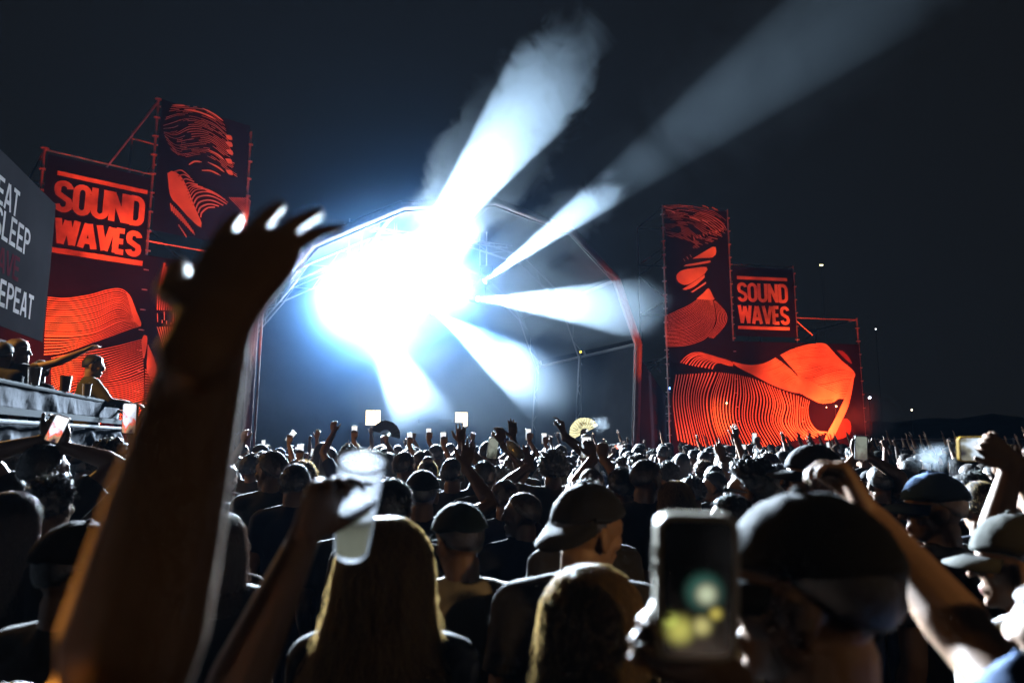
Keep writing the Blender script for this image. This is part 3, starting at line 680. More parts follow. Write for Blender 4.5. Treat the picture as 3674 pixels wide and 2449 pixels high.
# ------------------------------------------------------------------ people: bodies grown from lofted limbs fused into one surface
V3 = lambda *a: Vector(a)
def fuse(mb, name, voxel, smooth=2, ratio=1.0):
    me = mb.mesh('tmp'); o = bpy.data.objects.new('tmp', me); col.objects.link(o)
    m = o.modifiers.new('r', 'REMESH'); m.mode = 'VOXEL'; m.voxel_size = voxel; m.use_smooth_shade = True
    if smooth: s = o.modifiers.new('s', 'SMOOTH'); s.factor = 0.5; s.iterations = smooth
    if ratio < 1: d = o.modifiers.new('d', 'DECIMATE'); d.ratio = ratio
    vl = bpy.context.view_layer
    dg = bpy.context.evaluated_depsgraph_get()
    out = bpy.data.meshes.new_from_object(o.evaluated_get(dg), depsgraph=dg); out.name = name
    bpy.data.objects.remove(o); bpy.data.meshes.remove(me)
    out.polygons.foreach_set('use_smooth', [True] * len(out.polygons))
    return out
def ik(S, W, hint, l1=0.285, l2=0.255):
    d = W - S; D = min(d.length, l1 + l2 - 0.004); u = d.normalized(); W = S + u * D
    a = (l1 * l1 - l2 * l2 + D * D) / (2 * D); h = math.sqrt(max(l1 * l1 - a * a, 0))
    p = hint - u * hint.dot(u)
    p = p.normalized() if p.length > 1e-6 else Vector((1, 0, 0))
    return S + u * a + p * h, W
def hand(mb, w, d, n, side, curl=0.15, spread=0.6, thumb=0.6, k=1.0, fing=None):
    """palm and five fingers; w wrist, d towards the fingers, n the way the palm faces, side +1 right hand."""
    d = Vector(d).normalized(); n = Vector(n); n = (n - d * n.dot(d)).normalized(); l = d.cross(n) * side
    # l points from little finger to thumb
    mb.tube([w - d * .03, w + d * .02, w + d * .055 * k, w + d * .09 * k], [(.026, .020), (.030, .019), (.040 * k, .0155), (.040 * k, .013)], 12, up=n.cross(d) if False else n)
    spec = [(.030, .074, .0088), (.0105, .083, .0092), (-.0095, .077, .0088), (-.028, .060, .0078)]
    fing = fing or [curl] * 4
    for i, (off, ln, r) in enumerate(spec):
        a = (1.2 - i * 0.85) * 0.13 * spread
        c = fing[i]
        q = w + d * (.088 - abs(off) * .15) * k + l * off * k
        dr = (d + l * a).normalized(); pts = [q - d * .02, q]; rr = [r * 1.15 * k, r * 1.1 * k]
        ang = 0.12
        for sl, cc in ((.46, .9), (.30, 1.15), (.24, .8)):
            ang += c * cc * 1.35
            sd = dr * math.cos(ang) + n * math.sin(ang)
            pts.append(pts[-1] + sd * ln * sl * k); rr.append(r * k * (1 - .12 * (len(pts) - 2)))
        mb.tube(pts, rr, 8)
    t0 = w + d * .022 * k + l * .024 * k; td = (d * .75 + l * (.35 + .6 * thumb) + n * .25).normalized(); td2 = (d * .95 + l * (.05 + .45 * thumb) + n * (.25 + curl * .5)).normalized()
    mb.tube([t0 - td * .012, t0 + td * .038 * k, t0 + td * .038 * k + td2 * .034 * k, t0 + td * .038 * k + td2 * .058 * k], [.015 * k, .0125 * k, .0105 * k, .009 * k], 8)
def head_prims(mb, M, female=False, neck0=None, rough=False):
    def b(c, r, rx=0, rz=0):
        mb.ball(M @ Vector(c), r, 16, 10, (M.to_3x3() @ Matrix.Rotation(math.radians(rx), 3, 'X') @ Matrix.Rotation(math.radians(rz), 3, 'Z')))
    b((0, -.012, .026), (.076, .096, .090)); b((0, .012, -.042), (.058, .074, .070)); b((0, .030, -.075), (.044, .055, .040))
    b((0, .072, -.098), (.022, .020, .016)); b((0, .066, .030), (.052, .026, .020)); b((-.036, .056, -.024), (.024, .026, .022)); b((.036, .056, -.024), (.024, .026, .022))
    mb.tube([M @ V3(0, .088, .018), M @ V3(0, .104, -.016), M @ V3(0, .108, -.028)], [(.009, .010), (.0125, .012), (.015, .012)], 10)
    b((0, .086, -.060), (.023, .012, .0065)); b((0, .084, -.071), (.020, .012, .007))
    for s in (-1, 1):
        b((s * .031, .078, .010), (.0125, .012, .0105)); b((s * .077, -.010, -.012), (.011, .021, .033), 12, s * 20); b((s * .074, -.004, -.036), (.010, .012, .014))
    mb.tube([neck0, M @ V3(0, -.022, -.06)], [(.060 if not female else .050, .060 if not female else .052), (.056 if not female else .047, .060 if not female else .052)], 14)
def figure(name, female=False, fat=1.0, head=(0, 0, 0), arms=None, voxel=.012, ratio=.5, sleeve=.6, shirt=True, lean=0.0, head_detail=True):
    arms = arms or {}
    mb = MB(); sh = MB()
    f = .90 if female else 1.0
    prof = [(.78, .150, .105, 0), (.90, .168 if female else .160, .118, -.01), (1.02, .140 * fat if female else .150 * fat, .100 * fat, .0), (1.16, .150 * f * fat, .105 * fat, .0), (1.30, .178 * f, .112 * fat, .0), (1.38, .182 * f, .098, -.005), (1.44, .14 * f, .078, -.012), (1.485, .075, .06, -.014)]
    X = lambda z: lean * max(0, z - .9)
    mb.tube([(0, y + X(z), z) for z, rx, ry, y in prof], [(rx, ry) for z, rx, ry, y in prof], 20, up=(0, 1, 0))
    sh.tube([(0, y + X(z), z) for z, rx, ry, y in prof[1:]], [(rx + .014, ry + .016) for z, rx, ry, y in prof[1:-1]] + [(.072, .066)], 24, up=(0, 1, 0))
    piv = V3(0, -.012 + X(1.5), 1.50)
    M = Matrix.Translation(piv) @ Matrix.Rotation(math.radians(head[0]), 4, 'Z') @ Matrix.Rotation(math.radians(head[1]), 4, 'X') @ Matrix.Rotation(math.radians(head[2]), 4, 'Y') @ Matrix.Translation((0, .018, .130))
    head_prims(mb, M, female, piv - V3(0, 0, .06))
    info = {'head': M, 'wrist': {}}
    for side, key in ((1, 'R'), (-1, 'L')):
        spec = arms.get(key)
        S = V3(side * (.178 * f if not female else .160), -.01 + X(1.42), 1.415)
        if spec is None:
            E = S + V3(side * .045, -.035, -.28); W = E + V3(side * -.015, .09, -.235); d = (W - E).normalized(); n = V3(-side, 0, 0); kw = dict(curl=.35, spread=.2)
        else:
            W = Vector(spec['w']); up = max(0, min(1, (W.z - S.z) / .35))
            S = S + V3(-side * .018 * up, .01 * up, .045 * up)
            E, W = ik(S, W, Vector(spec.get('hint', (side * .8, -.2, -.6))))
            d = Vector(spec['d']) if 'd' in spec else (W - E); n = Vector(spec.get('n', (0, 1, 0.05))); kw = spec.get('h', {})
        nb = V3(side * .05, -.012 + X(1.45), 1.455)
        mb.tube([nb, S + V3(0, 0, .005)], [.052, .058], 12); mb.ball(S, (.062, .060, .062), 14, 10)
        ar = 1.0 if not female else .86
        def fore(t): return E.lerp(W, t)
        mb.tube([S, S.lerp(E, .35), S.lerp(E, .75), E, fore(.2), fore(.55), W], [.056 * ar, .053 * ar, .044 * ar, .041 * ar, .045 * ar, .037 * ar, (.028 * ar, .024 * ar)], 12)
        hand(mb, W, d, n, side, k=1.0 if not female else .92, **kw)
        info['wrist'][key] = (W.copy(), d.normalized(), n.copy(), E.copy(), S.copy())
        sh.tube([nb, S + V3(0, 0, .006)], [.062, .070], 12); sh.ball(S, (.076, .074, .072), 14, 10)
        if sleeve <= 1: sh.tube([S, S.lerp(E, .4), S.lerp(E, sleeve)], [.074, .066 * ar + .006, .060 * ar + .012], 14, flat=True)
        else: sh.tube([S, S.lerp(E, .5), E, fore(.5), fore(.88)], [.074, .064, .056, .052, .044], 14, flat=True)
    for s in (-1, 1):
        mb.tube([(s * .085, 0, .86), (s * .095, .012, .48), (s * .10, -.01, .09)], [.088, .058, .042], 12)
        mb.tube([(s * .10, -.05, .045), (s * .105, .10, .035), (s * .11, .16, .03)], [.042, .040, .03], 10)
        mb.tube([(s * .10, -.01, .12), (s * .10, -.02, .04)], [.042, .042], 10)
    body = fuse(mb, name, voxel, 2, ratio)
    co = np.empty(len(body.vertices) * 3); body.vertices.foreach_get('co', co); co = co.reshape(-1, 3)
    cen = np.array([p.center[:] for p in body.polygons]) if False else None
    nP = len(body.polygons); cc = np.empty(nP * 3); body.polygons.foreach_get('center', cc); cc = cc.reshape(-1, 3)
    idx = np.zeros(nP, int)
    idx[(cc[:, 2] < .95) & (np.abs(cc[:, 0]) < .215) & ~((np.abs(cc[:, 0]) > .2) & (cc[:, 2] > .6))] = 1
    Mi = np.array(M.inverted()); loc = cc @ Mi[:3, :3].T + Mi[:3, 3]
    for s in (-1, 1):
        q = loc - np.array([s * .031, .088, .010]); idx[(np.abs(q[:, 0]) < .011) & (np.abs(q[:, 2]) < .0055) & (q[:, 1] > -.006)] = 2
    q = loc - np.array([0, .094, -.065]); idx[(np.abs(q[:, 0]) < .019) & (np.abs(q[:, 2]) < .009) & (q[:, 1] > -.01)] = 3
    for m_ in (M_skin[0], M_jeans, M_eye, M_lips): body.materials.append(m_)
    body.polygons.foreach_set('material_index', idx)
    info['mesh'] = body
    if shirt:
        s_ = fuse(sh, 'shirt', .016, 2, .6)
        for v in s_.vertices:
            p = v.co; k = noise.noise(Vector((p.x * 9, p.y * 9, p.z * 5 + hash(name) % 17))) * .007 + noise.noise(p * 24) * .0025
            v.co = p + v.normal * k
        s_.materials.append(M_cloth['black']); info['shirt'] = s_
    return info

M_skin = [mat('skin_light', (0.52, 0.33, 0.24), .5, vary=.08, scale=20, sss=.12, bump=.08, bscale=120), mat('skin_tan', (0.40, 0.24, 0.155), .5, vary=.08, scale=20, sss=.12, bump=.08, bscale=120), mat('skin_brown', (0.24, 0.135, 0.085), .48, vary=.08, scale=20, sss=.1, bump=.08, bscale=120)]
M_jeans = mat('dark_jeans', (0.03, 0.04, 0.07), .85, vary=.2)
M_eye = mat('eye', (0.35, 0.33, 0.32), .15); M_lips = mat('lips', (0.38, 0.17, 0.14), .45)
CL = {'black': (0.040, 0.040, 0.044), 'charcoal': (0.05, 0.05, 0.055), 'navy': (0.02, 0.028, 0.055), 'grey': (0.16, 0.16, 0.165), 'white': (0.68, 0.68, 0.66), 'tan': (0.30, 0.24, 0.17), 'stone': (0.52, 0.48, 0.40), 'olive': (0.10, 0.095, 0.045), 'maroon': (0.12, 0.02, 0.025), 'denim': (0.08, 0.14, 0.28), 'brown': (0.10, 0.06, 0.035)}
M_cloth = {k: mat('cloth_' + k, c, .85, vary=.12, scale=5, bump=.35, bscale=60, sheen=.05, spec=.25) for k, c in CL.items()}
HC = {'black': (0.022, 0.020, 0.020), 'dark brown': (0.03, 0.018, 0.012), 'brown': (0.075, 0.042, 0.024), 'blond': (0.40, 0.26, 0.10), 'shaded blond': (0.03, 0.02, 0.010), 'purple': (0.12, 0.01, 0.14), 'magenta': (0.60, 0.02, 0.55), 'grey': (0.25, 0.24, 0.23)}
M_hair = {k: mat('hair_' + k, c, .5, vary=.3, scale=14, bump=.9, bscale=90, sheen=.1, spec=.4) for k, c in HC.items()}
def strand_mat(k):
    n_ = 'strand_' + k
    if n_ in MATS: return MATS[n_]
    m = bpy.data.materials.new(n_); m.use_nodes = True; nt = m.node_tree; nt.nodes.remove(nt.nodes['Principled BSDF'])
    hi = nt.nodes.new('ShaderNodeHairInfo'); mr = nt.nodes.new('ShaderNodeMapRange'); mr.inputs[3].default_value = .35; mr.inputs[4].default_value = 1.5; nt.links.new(hi.outputs['Random'], mr.inputs[0])
    vs_ = nt.nodes.new('ShaderNodeVectorMath'); vs_.operation = 'SCALE'; vs_.inputs[0].default_value = HC[k]; nt.links.new(mr.outputs[0], vs_.inputs['Scale'])
    c = HC[k]; d = nt.nodes.new('ShaderNodeBsdfPrincipled'); nt.links.new(vs_.outputs[0], d.inputs['Base Color']); d.inputs['Roughness'].default_value = .42; d.inputs['Specular IOR Level'].default_value = .6
    t = nt.nodes.new('ShaderNodeBsdfTranslucent'); t.inputs[0].default_value = (*[min(.9, max(.02, x * 1.5)) for x in c], 1); mx = nt.nodes.new('ShaderNodeMixShader'); mx.inputs[0].default_value = .22
    nt.links.new(d.outputs[0], mx.inputs[1]); nt.links.new(t.outputs[0], mx.inputs[2]); nt.links.new(mx.outputs[0], nt.nodes['Material Output'].inputs['Surface'])
    MATS[n_] = m; return m

# ---------------- hair, caps (head frame: origin at the head's centre, +Y the face)
def zlim(y): return np.interp(y, [-1, -.4, 0, .35, .6, 1], [-.66, -.45, -.10, .30, .55, .66])
def head_shell(thick, amp, freq, seed, n=36, m=22, lim=zlim, soft=.1, base=(.0775, .0985, .0935), under=-.012, nz=1.0):
    mb = MB(); vs = []
    c = Vector((0, -.012, .024))
    for i in range(m + 1):
        t = math.pi * i / m
        for j in range(n):
            a = 2 * math.pi * j / n
            dx, dy, dz = math.sin(t) * math.cos(a), math.sin(t) * math.sin(a), math.cos(t)
            L_ = float(lim(dy)); k = min(max((dz - L_ + soft) / (2 * soft), 0), 1); k = k * k * (3 - 2 * k)
            r = under + (thick - under) * k + k * amp * noise.fractal(Vector((dx * freq + seed, dy * freq, dz * freq * nz)), 1.0, 2.0, 3)
            vs.append(c + Vector((dx * (base[0] + r), dy * (base[1] + r), dz * (base[2] + r))))
    mb.v = [tuple(v) for v in vs]
    for i in range(m):
        for j in range(n): mb.f.append((i * n + j, (i + 1) * n + j, (i + 1) * n + (j + 1) % n, i * n + (j + 1) % n))
    return mb
def bell_rows(width, length, fwd=.0):
    """centre line of long hair hanging behind: rows (z, y, rx, ry)"""
    return [(.131, -.014, .004, .004), (.124, -.015, .034, .044), (.100, -.018, .066, .086), (.055, -.02, .092, .110), (.0, -.026, .100, .112), (-.06, -.036, .104, .100), (-.13, -.05, .104 + .1 * (width - .1), .080), (-.22, -.065, .5 * (.104 + width), .072), (-.32 * length, -.080, width * .92, .066), (-.42 * length, -.085, width, .058), (-.50 * length, -.088, width * .98, .040), (-.56 * length, -.09, width * .8, .014)]
def long_shell(width=.13, length=1.0, seed=0):
    rows_ = bell_rows(width, length); n = 48; mb = MB(); vs = []
    for i, (z, y, rx, ry) in enumerate(rows_):
        for j in range(n):
            a = 2 * math.pi * j / n; k = 1 + .05 * noise.noise(Vector((math.cos(a) * 5 + seed, math.sin(a) * 5, z * 3))) + .02 * noise.noise(Vector((math.cos(a) * 16 + seed, math.sin(a) * 16, z * 2)))
            yy = math.sin(a) * ry * k
            if yy > 0 and z < .03: yy *= .45
            vs.append((math.cos(a) * rx * k, y + yy, z + (.02 * noise.noise(Vector((math.cos(a) * 9 + seed, math.sin(a) * 9, 0))) if i > 8 else 0)))
    mb.v = vs
    for i in range(len(rows_) - 1):
        for j in range(n): mb.f.append((i * n + j, (i + 1) * n + j, (i + 1) * n + (j + 1) % n, i * n + (j + 1) % n))
    mb.f.append(tuple(range(n))); mb.f.append(tuple((len(rows_) - 1) * n + j for j in range(n - 1, -1, -1)))
    top = head_shell(.012, .004, 6, seed); mb.add(top.v, top.f)
    return mb
HAIRS = {}
def hair_mesh(kind):
    if kind in HAIRS: return HAIRS[kind]
    if kind == 'crop': mb = head_shell(.010, .007, 9, 1)
    elif kind == 'quiff': mb = head_shell(.016, .022, 5, 4, soft=.14)
    elif kind == 'buzz': mb = head_shell(.003, .002, 12, 2)
    elif kind == 'curly': mb = head_shell(.030, .030, 8, 3, 56, 34, soft=.16)
    elif kind == 'mop': mb = head_shell(.022, .022, 6, 5, 48, 30, soft=.14)
    elif kind == 'spiky': mb = head_shell(.016, .030, 16, 6, 72, 44)
    elif kind == 'afro': mb = head_shell(.055, .03, 9, 7, 56, 34, soft=.2)
    elif kind == 'long': mb = long_shell(.115, .8, 3)
    elif kind == 'bell': mb = long_shell(.19, 1.0, 8)
    elif kind == 'bob': mb = long_shell(.108, .42, 5)
    elif kind == 'bun': mb = head_shell(.010, .006, 7, 9); mb.ball((0, -.075, .125), (.045, .042, .040), 16, 10)
    elif kind == 'ponytail': mb = head_shell(.009, .005, 7, 10); mb.tube([(0, -.10, .07), (0, -.16, .06), (0, -.17, -.04), (0, -.14, -.16), (0, -.13, -.26)], [.022, .034, .036, .03, .012], 12)
    me = mb.mesh('hair', True); me.materials.append(M_hair['black']); HAIRS[kind] = me; return me
STR = {}
def strands(kind, n, seed=0, radius=.0007, length=.03):
    key = (kind, n, radius)
    if key in STR: return STR[key]
    r_ = np.random.default_rng(seed + 5); P_ = []; cnt = []
    if kind in ('bell', 'long', 'bob'):
        rows_ = bell_rows(*{'bell': (.19, 1.0), 'long': (.115, .8), 'bob': (.108, .42)}[kind]); R_ = np.array(rows_)
        for i in range(n):
            a = r_.uniform(math.pi * .88, math.pi * 2.12); t1 = r_.uniform(.55, 1.02); K = 14; lock = noise.noise(Vector((a * 7, 3.3, 0))) * .05 + noise.noise(Vector((a * 22, 8.1, 0))) * .025; out = 1.015 + lock + abs(r_.normal(0, .018)); wob = r_.uniform(0, 6); fw = abs(r_.normal(0, .10)); fly = r_.random() < .30
            ts = np.linspace(0.02, t1, K) * (len(rows_) - 1)
            for q, t in enumerate(ts):
                i0 = min(int(t), len(rows_) - 2); u = t - i0; z, y, rx, ry = R_[i0] * (1 - u) + R_[i0 + 1] * u
                w = .004 * math.sin(wob + q * .7) * q / K + (.010 * math.sin(wob * 3 + q * 1.9) if fly else 0); aa = a + .05 * math.sin(wob + q * .4); o_ = out + (fw * (q / K) if fly else 0)
                yy = math.sin(aa) * ry * o_
                if yy > 0 and z < .03: yy *= .45
                P_.append((math.cos(aa) * rx * o_ + w, y + yy + w, z))
            cnt.append(K)
        top = 0
    else: top = n
    th = {'crop': .010, 'quiff': .02, 'buzz': .004, 'curly': .034, 'mop': .024, 'spiky': .018, 'afro': .058, 'bun': .01, 'ponytail': .009}.get(kind, .012)
    ln = {'crop': .022, 'quiff': .04, 'buzz': .007, 'curly': .026, 'mop': .028, 'spiky': .026, 'afro': .03, 'bun': .02, 'ponytail': .02}.get(kind, .03)
    k = 0
    while k < top:
        v = r_.normal(size=3); v /= np.linalg.norm(v)
        if v[2] < zlim(v[1]) + .02: continue
        p = np.array([0, -.012, .024]) + v * (np.array([.0775, .0985, .0935]) + th * .6); tg = np.array([0, -.5, -.8]) + r_.normal(size=3) * .45; tg = tg - v * tg.dot(v); tg /= np.linalg.norm(tg) + 1e-6; dr = (v * 1.0 + r_.normal(size=3) * .9) if kind in ('curly', 'mop', 'spiky', 'afro') else (tg * .9 + v * (.38 if kind != 'buzz' else .8) + r_.normal(size=3) * .12)
        cur = p; dr /= np.linalg.norm(dr); L_ = ln * r_.uniform(.5, 1.2)
        curlv = r_.normal(size=3) * (.8 if kind in ('curly', 'afro') else .2)
        for q in range(4):
            P_.append(tuple(cur)); cur = cur + dr * L_ / 3; dr = dr + curlv + np.array([0, 0, -.15]); dr /= np.linalg.norm(dr)
        cnt.append(4); k += 1
    hc = bpy.data.hair_curves.new('strands'); hc.add_curves(cnt)
    hc.position_data.foreach_set('vector', np.array(P_, dtype=np.float32).ravel())
    ra = hc.attributes.get('radius') or hc.attributes.new('radius', 'FLOAT', 'POINT')
    ra.data.foreach_set('value', np.full(len(P_), radius, dtype=np.float32))
    hc.materials.append(strand_mat('black')); STR[key] = hc; return hc
CAPS = {}
def cap_meshes(flat=False):
    if flat in CAPS: return CAPS[flat]
    lim = lambda y: np.interp(y, [-1, 1], [-.02, .20])
    dome = head_shell(.017, .003, 4, 11, 40, 26, lim=lim, soft=.03, under=-.03)
    # panel seams: six shallow ridges
    dm = dome.mesh('cap', True)
    mb = MB(); K = 16
    for lay, dz in ((0, 0), (1, -.004)):
        for i in range(K + 1):
            a = math.radians(-72 + 144 * i / K); sx, sy = math.sin(a), math.cos(a)
            bend = -.030 * (sx * sx) * (0 if flat else 1)
            mb.v.append((sx * .091, -.012 + sy * .110, .040 + bend * .4 + dz)); ext = .075 * max(0, math.cos(a * 1.18)) ** .6
            mb.v.append((sx * (.091 + ext * .35), -.012 + sy * .110 + ext, .030 + bend + dz - (0 if flat else .006)))
    B = 2 * (K + 1)
    for i in range(K): mb.f += [(2 * i, 2 * i + 1, 2 * i + 3, 2 * i + 2), (B + 2 * i + 2, B + 2 * i + 3, B + 2 * i + 1, B + 2 * i), (2 * i + 1, B + 2 * i + 1, B + 2 * i + 3, 2 * i + 3), (2 * i, 2 * i + 2, B + 2 * i + 2, B + 2 * i)]
    vm = mb.mesh('visor', True)
    mb = MB(); mb.ball((0, -.012, .136), (.009, .009, .006), 10, 6); bmh = mb.mesh('button', True)
    for x in (dm, vm, bmh): x.materials.append(M_cloth['black'])
    CAPS[flat] = (dm, vm, bmh); return CAPS[flat]
def setm(o, i, m):
    o.material_slots[i].link = 'OBJECT'; o.material_slots[i].material = m
def person(fig, loc, rz, scale, label, hair=None, hairc='black', shirt='black', skin=0, cap=None, capback=False, capflat=False, nstr=0, sradius=.0007, group=None, capyaw=0, glasses=None):
    o = link('person', fig['mesh']); o.location = loc; o.rotation_euler = (0, 0, rz); o.scale = (scale,) * 3
    setm(o, 0, M_skin[skin]); tag(o, label, 'person', group)
    if 'shirt' in fig and shirt:
        s = link('shirt', fig['shirt'], None, o); setm(s, 0, M_cloth[shirt])
    if hair:
        h = link('hair', hair_mesh(hair), None, o); h.matrix_local = fig['head']; setm(h, 0, M_hair['shaded blond' if hairc == 'blond' and nstr else hairc])  # dark shell under blond strands: shade of the backlit hair put into colour
        if nstr:
            s = link('strands', strands(hair, nstr, radius=sradius), None, h); setm(s, 0, strand_mat(hairc)); s['kind'] = 'stuff'
    if cap:
        dm, vm, bm_ = cap_meshes(capflat); R_ = Matrix.Rotation(math.radians((180 if capback else 0) + capyaw), 4, 'Z')
        tilt = Matrix.Rotation(math.radians(-5 if not capback else 16), 4, 'X')
        c = link('cap', dm, None, o); c.matrix_local = fig['head'] @ Matrix.Translation((0, -.012, .02)) @ tilt @ R_ @ Matrix.Translation((0, .012, -.02)); setm(c, 0, M_cap(cap))
        for nm, me in (('visor', vm), ('button', bm_)):
            q = link(nm, me, None, c); setm(q, 0, M_cap(cap))
            if nm == 'visor' and capback: q.matrix_local = Matrix.Translation((0, .09, .035)) @ Matrix.Rotation(math.radians(-26), 4, 'X') @ Matrix.Translation((0, -.09, -.035))
    if glasses:
        mb = MB()
        for s in (-1, 1):
            mb.ball((s * .034, .098, .012), (.030, .007, .021), 14, 8); mb.rod((s * .064, .09, .018), (s * .080, -.01, .004), .0032, 6)
        mb.rod((-.012, .104, .016), (.012, .104, .016), .003, 6)
        g_ = mb.build('sunglasses', glasses, o, True); g_.matrix_local = fig['head'] @ (Matrix.Translation((0, .0, .075)) if glasses is M_whiteframe else Matrix.Identity(4))
    return o
CAPC = {'black': (0.035, 0.035, 0.038), 'grey': (0.05, 0.053, 0.056), 'blue': (0.12, 0.22, 0.44), 'olive': (0.06, 0.06, 0.048), 'teal': (0.035, 0.055, 0.06), 'dark grey': (0.032, 0.034, 0.037)}
def M_cap(k): return mat('cap_' + k, CAPC[k], .85, vary=.12, scale=10, bump=.2, bscale=200, sheen=.05, spec=.18)
M_whiteframe = mat('white_frame', (0.8, 0.8, 0.8), .3); M_darkglass = mat('dark_glass', (0.01, 0.01, 0.012), .1, spec=.8)
def arm(w, d=None, n=(0, 1, .05), hint=None, **h):
    s = dict(w=w, n=n, h=h)
    if d is not None: s['d'] = d
    if hint is not None: s['hint'] = hint
    return s
# ---------------- phones
M_case = {'black': mat('phone_black', (0.015, 0.015, 0.018), .3, coat=.3), 'clear': mat('phone_case_cream', (0.75, 0.70, 0.60), .25, coat=.3), 'yellow': mat('phone_case_yellow', (0.85, 0.50, 0.03), .4)}
def screen_mat(name, cols, strength):
    m = bpy.data.materials.new(name); m.use_nodes = True; nt = m.node_tree; b = nt.nodes['Principled BSDF']; b.inputs['Base Color'].default_value = (.01, .01, .01, 1); b.inputs['Roughness'].default_value = .15
    tc = nt.nodes.new('ShaderNodeTexCoord'); sp = nt.nodes.new('ShaderNodeMapping'); sp.inputs['Scale'].default_value = (14, 14, 9)
    nt.links.new(tc.outputs['Object'], sp.inputs['Vector'])
    n = nt.nodes.new('ShaderNodeTexNoise'); n.inputs['Scale'].default_value = 1.6; n.inputs['Detail'].default_value = 2; nt.links.new(sp.outputs[0], n.inputs['Vector'])
    # the filmed stage: bright in the middle of the screen, dark crowd at its foot
    gr = nt.nodes.new('ShaderNodeSeparateXYZ'); nt.links.new(tc.outputs['Object'], gr.inputs[0])
    mr = nt.nodes.new('ShaderNodeMapRange'); mr.inputs[1].default_value = -.06; mr.inputs[2].default_value = .02; mr.inputs[3].default_value = -.25; mr.inputs[4].default_value = .15
    nt.links.new(gr.outputs['Z'], mr.inputs[0])
    ad = nt.nodes.new('ShaderNodeMath'); ad.operation = 'ADD'; nt.links.new(n.outputs['Fac'], ad.inputs[0]); nt.links.new(mr.outputs[0], ad.inputs[1])
    cr = nt.nodes.new('ShaderNodeValToRGB'); el = cr.color_ramp.elements
    while len(el) < len(cols): el.new(.5)
    for e, (p, c) in zip(el, cols): e.position = p; e.color = (*c, 1)
    nt.links.new(ad.outputs[0], cr.inputs[0]); nt.links.new(cr.outputs[0], b.inputs['Emission Color']); b.inputs['Emission Strength'].default_value = strength
    return m
M_screen = screen_mat('filming_screen', [(.15, (.02, .02, .03)), (.36, (.25, .25, .2)), (.5, (.7, .85, 1)), (.66, (1, 1, 1))], 1.0)
M_screenred = screen_mat('filming_screen_red', [(.2, (.03, .02, .03)), (.36, (.5, .3, .18)), (.47, (1, .12, .06)), (.54, (.75, .85, 1)), (.7, (1, 1, 1))], 1.25)
M_screendim = screen_mat('dim_filming_screen', [(.2, (.02, .025, .02)), (.4, (.10, .12, .09)), (.6, (.35, .40, .33))], 0.6)
def rbox(w, h, t, r, n=5):
    mb = MB(); pts = []
    for cx, cz, a0 in ((w / 2 - r, h / 2 - r, 0), (-w / 2 + r, h / 2 - r, 90), (-w / 2 + r, -h / 2 + r, 180), (w / 2 - r, -h / 2 + r, 270)):
        for i in range(n + 1): a = math.radians(a0 + 90 * i / n); pts.append((cx + r * math.cos(a), cz + r * math.sin(a)))
    m = len(pts)
    for y in (-t / 2, t / 2): mb.v += [(x, y, z) for x, z in pts]
    mb.f = [tuple(range(m)), tuple(range(2 * m - 1, m - 1, -1))] + [(i, i + m, (i + 1) % m + m, (i + 1) % m) for i in range(m)]
    return mb
PH = {}
def phone(loc, R_, label, case='black', scr=None, group=None, size=1.0, screen=True):
    """phone: local -Y is the screen side, +Z the long axis."""
    if 'c' not in PH: PH['c'] = rbox(.078, .158, .010, .012).mesh('case'); PH['s'] = rbox(.068, .146, .002, .008).mesh('screen'); mb = MB(); mb.box((-.018, .008, .052), (.034, .006, .036)); PH['l'] = mb.mesh('camera_bump')
    o = link('phone', PH['c']); 
    if not PH['c'].materials: PH['c'].materials.append(M_case['black']); PH['s'].materials.append(M_screen); PH['l'].materials.append(M_case['black'])
    setm(o, 0, M_case[case]); o.matrix_world = Matrix.Translation(loc) @ R_.to_4x4() @ Matrix.Scale(size, 4)
    s = link('screen', PH['s'], None, o); s.location = (0, -.0055, 0); setm(s, 0, scr or M_screen)
    l = link('camera_bump', PH['l'], None, o)
    return tag(o, label, 'phone', group)
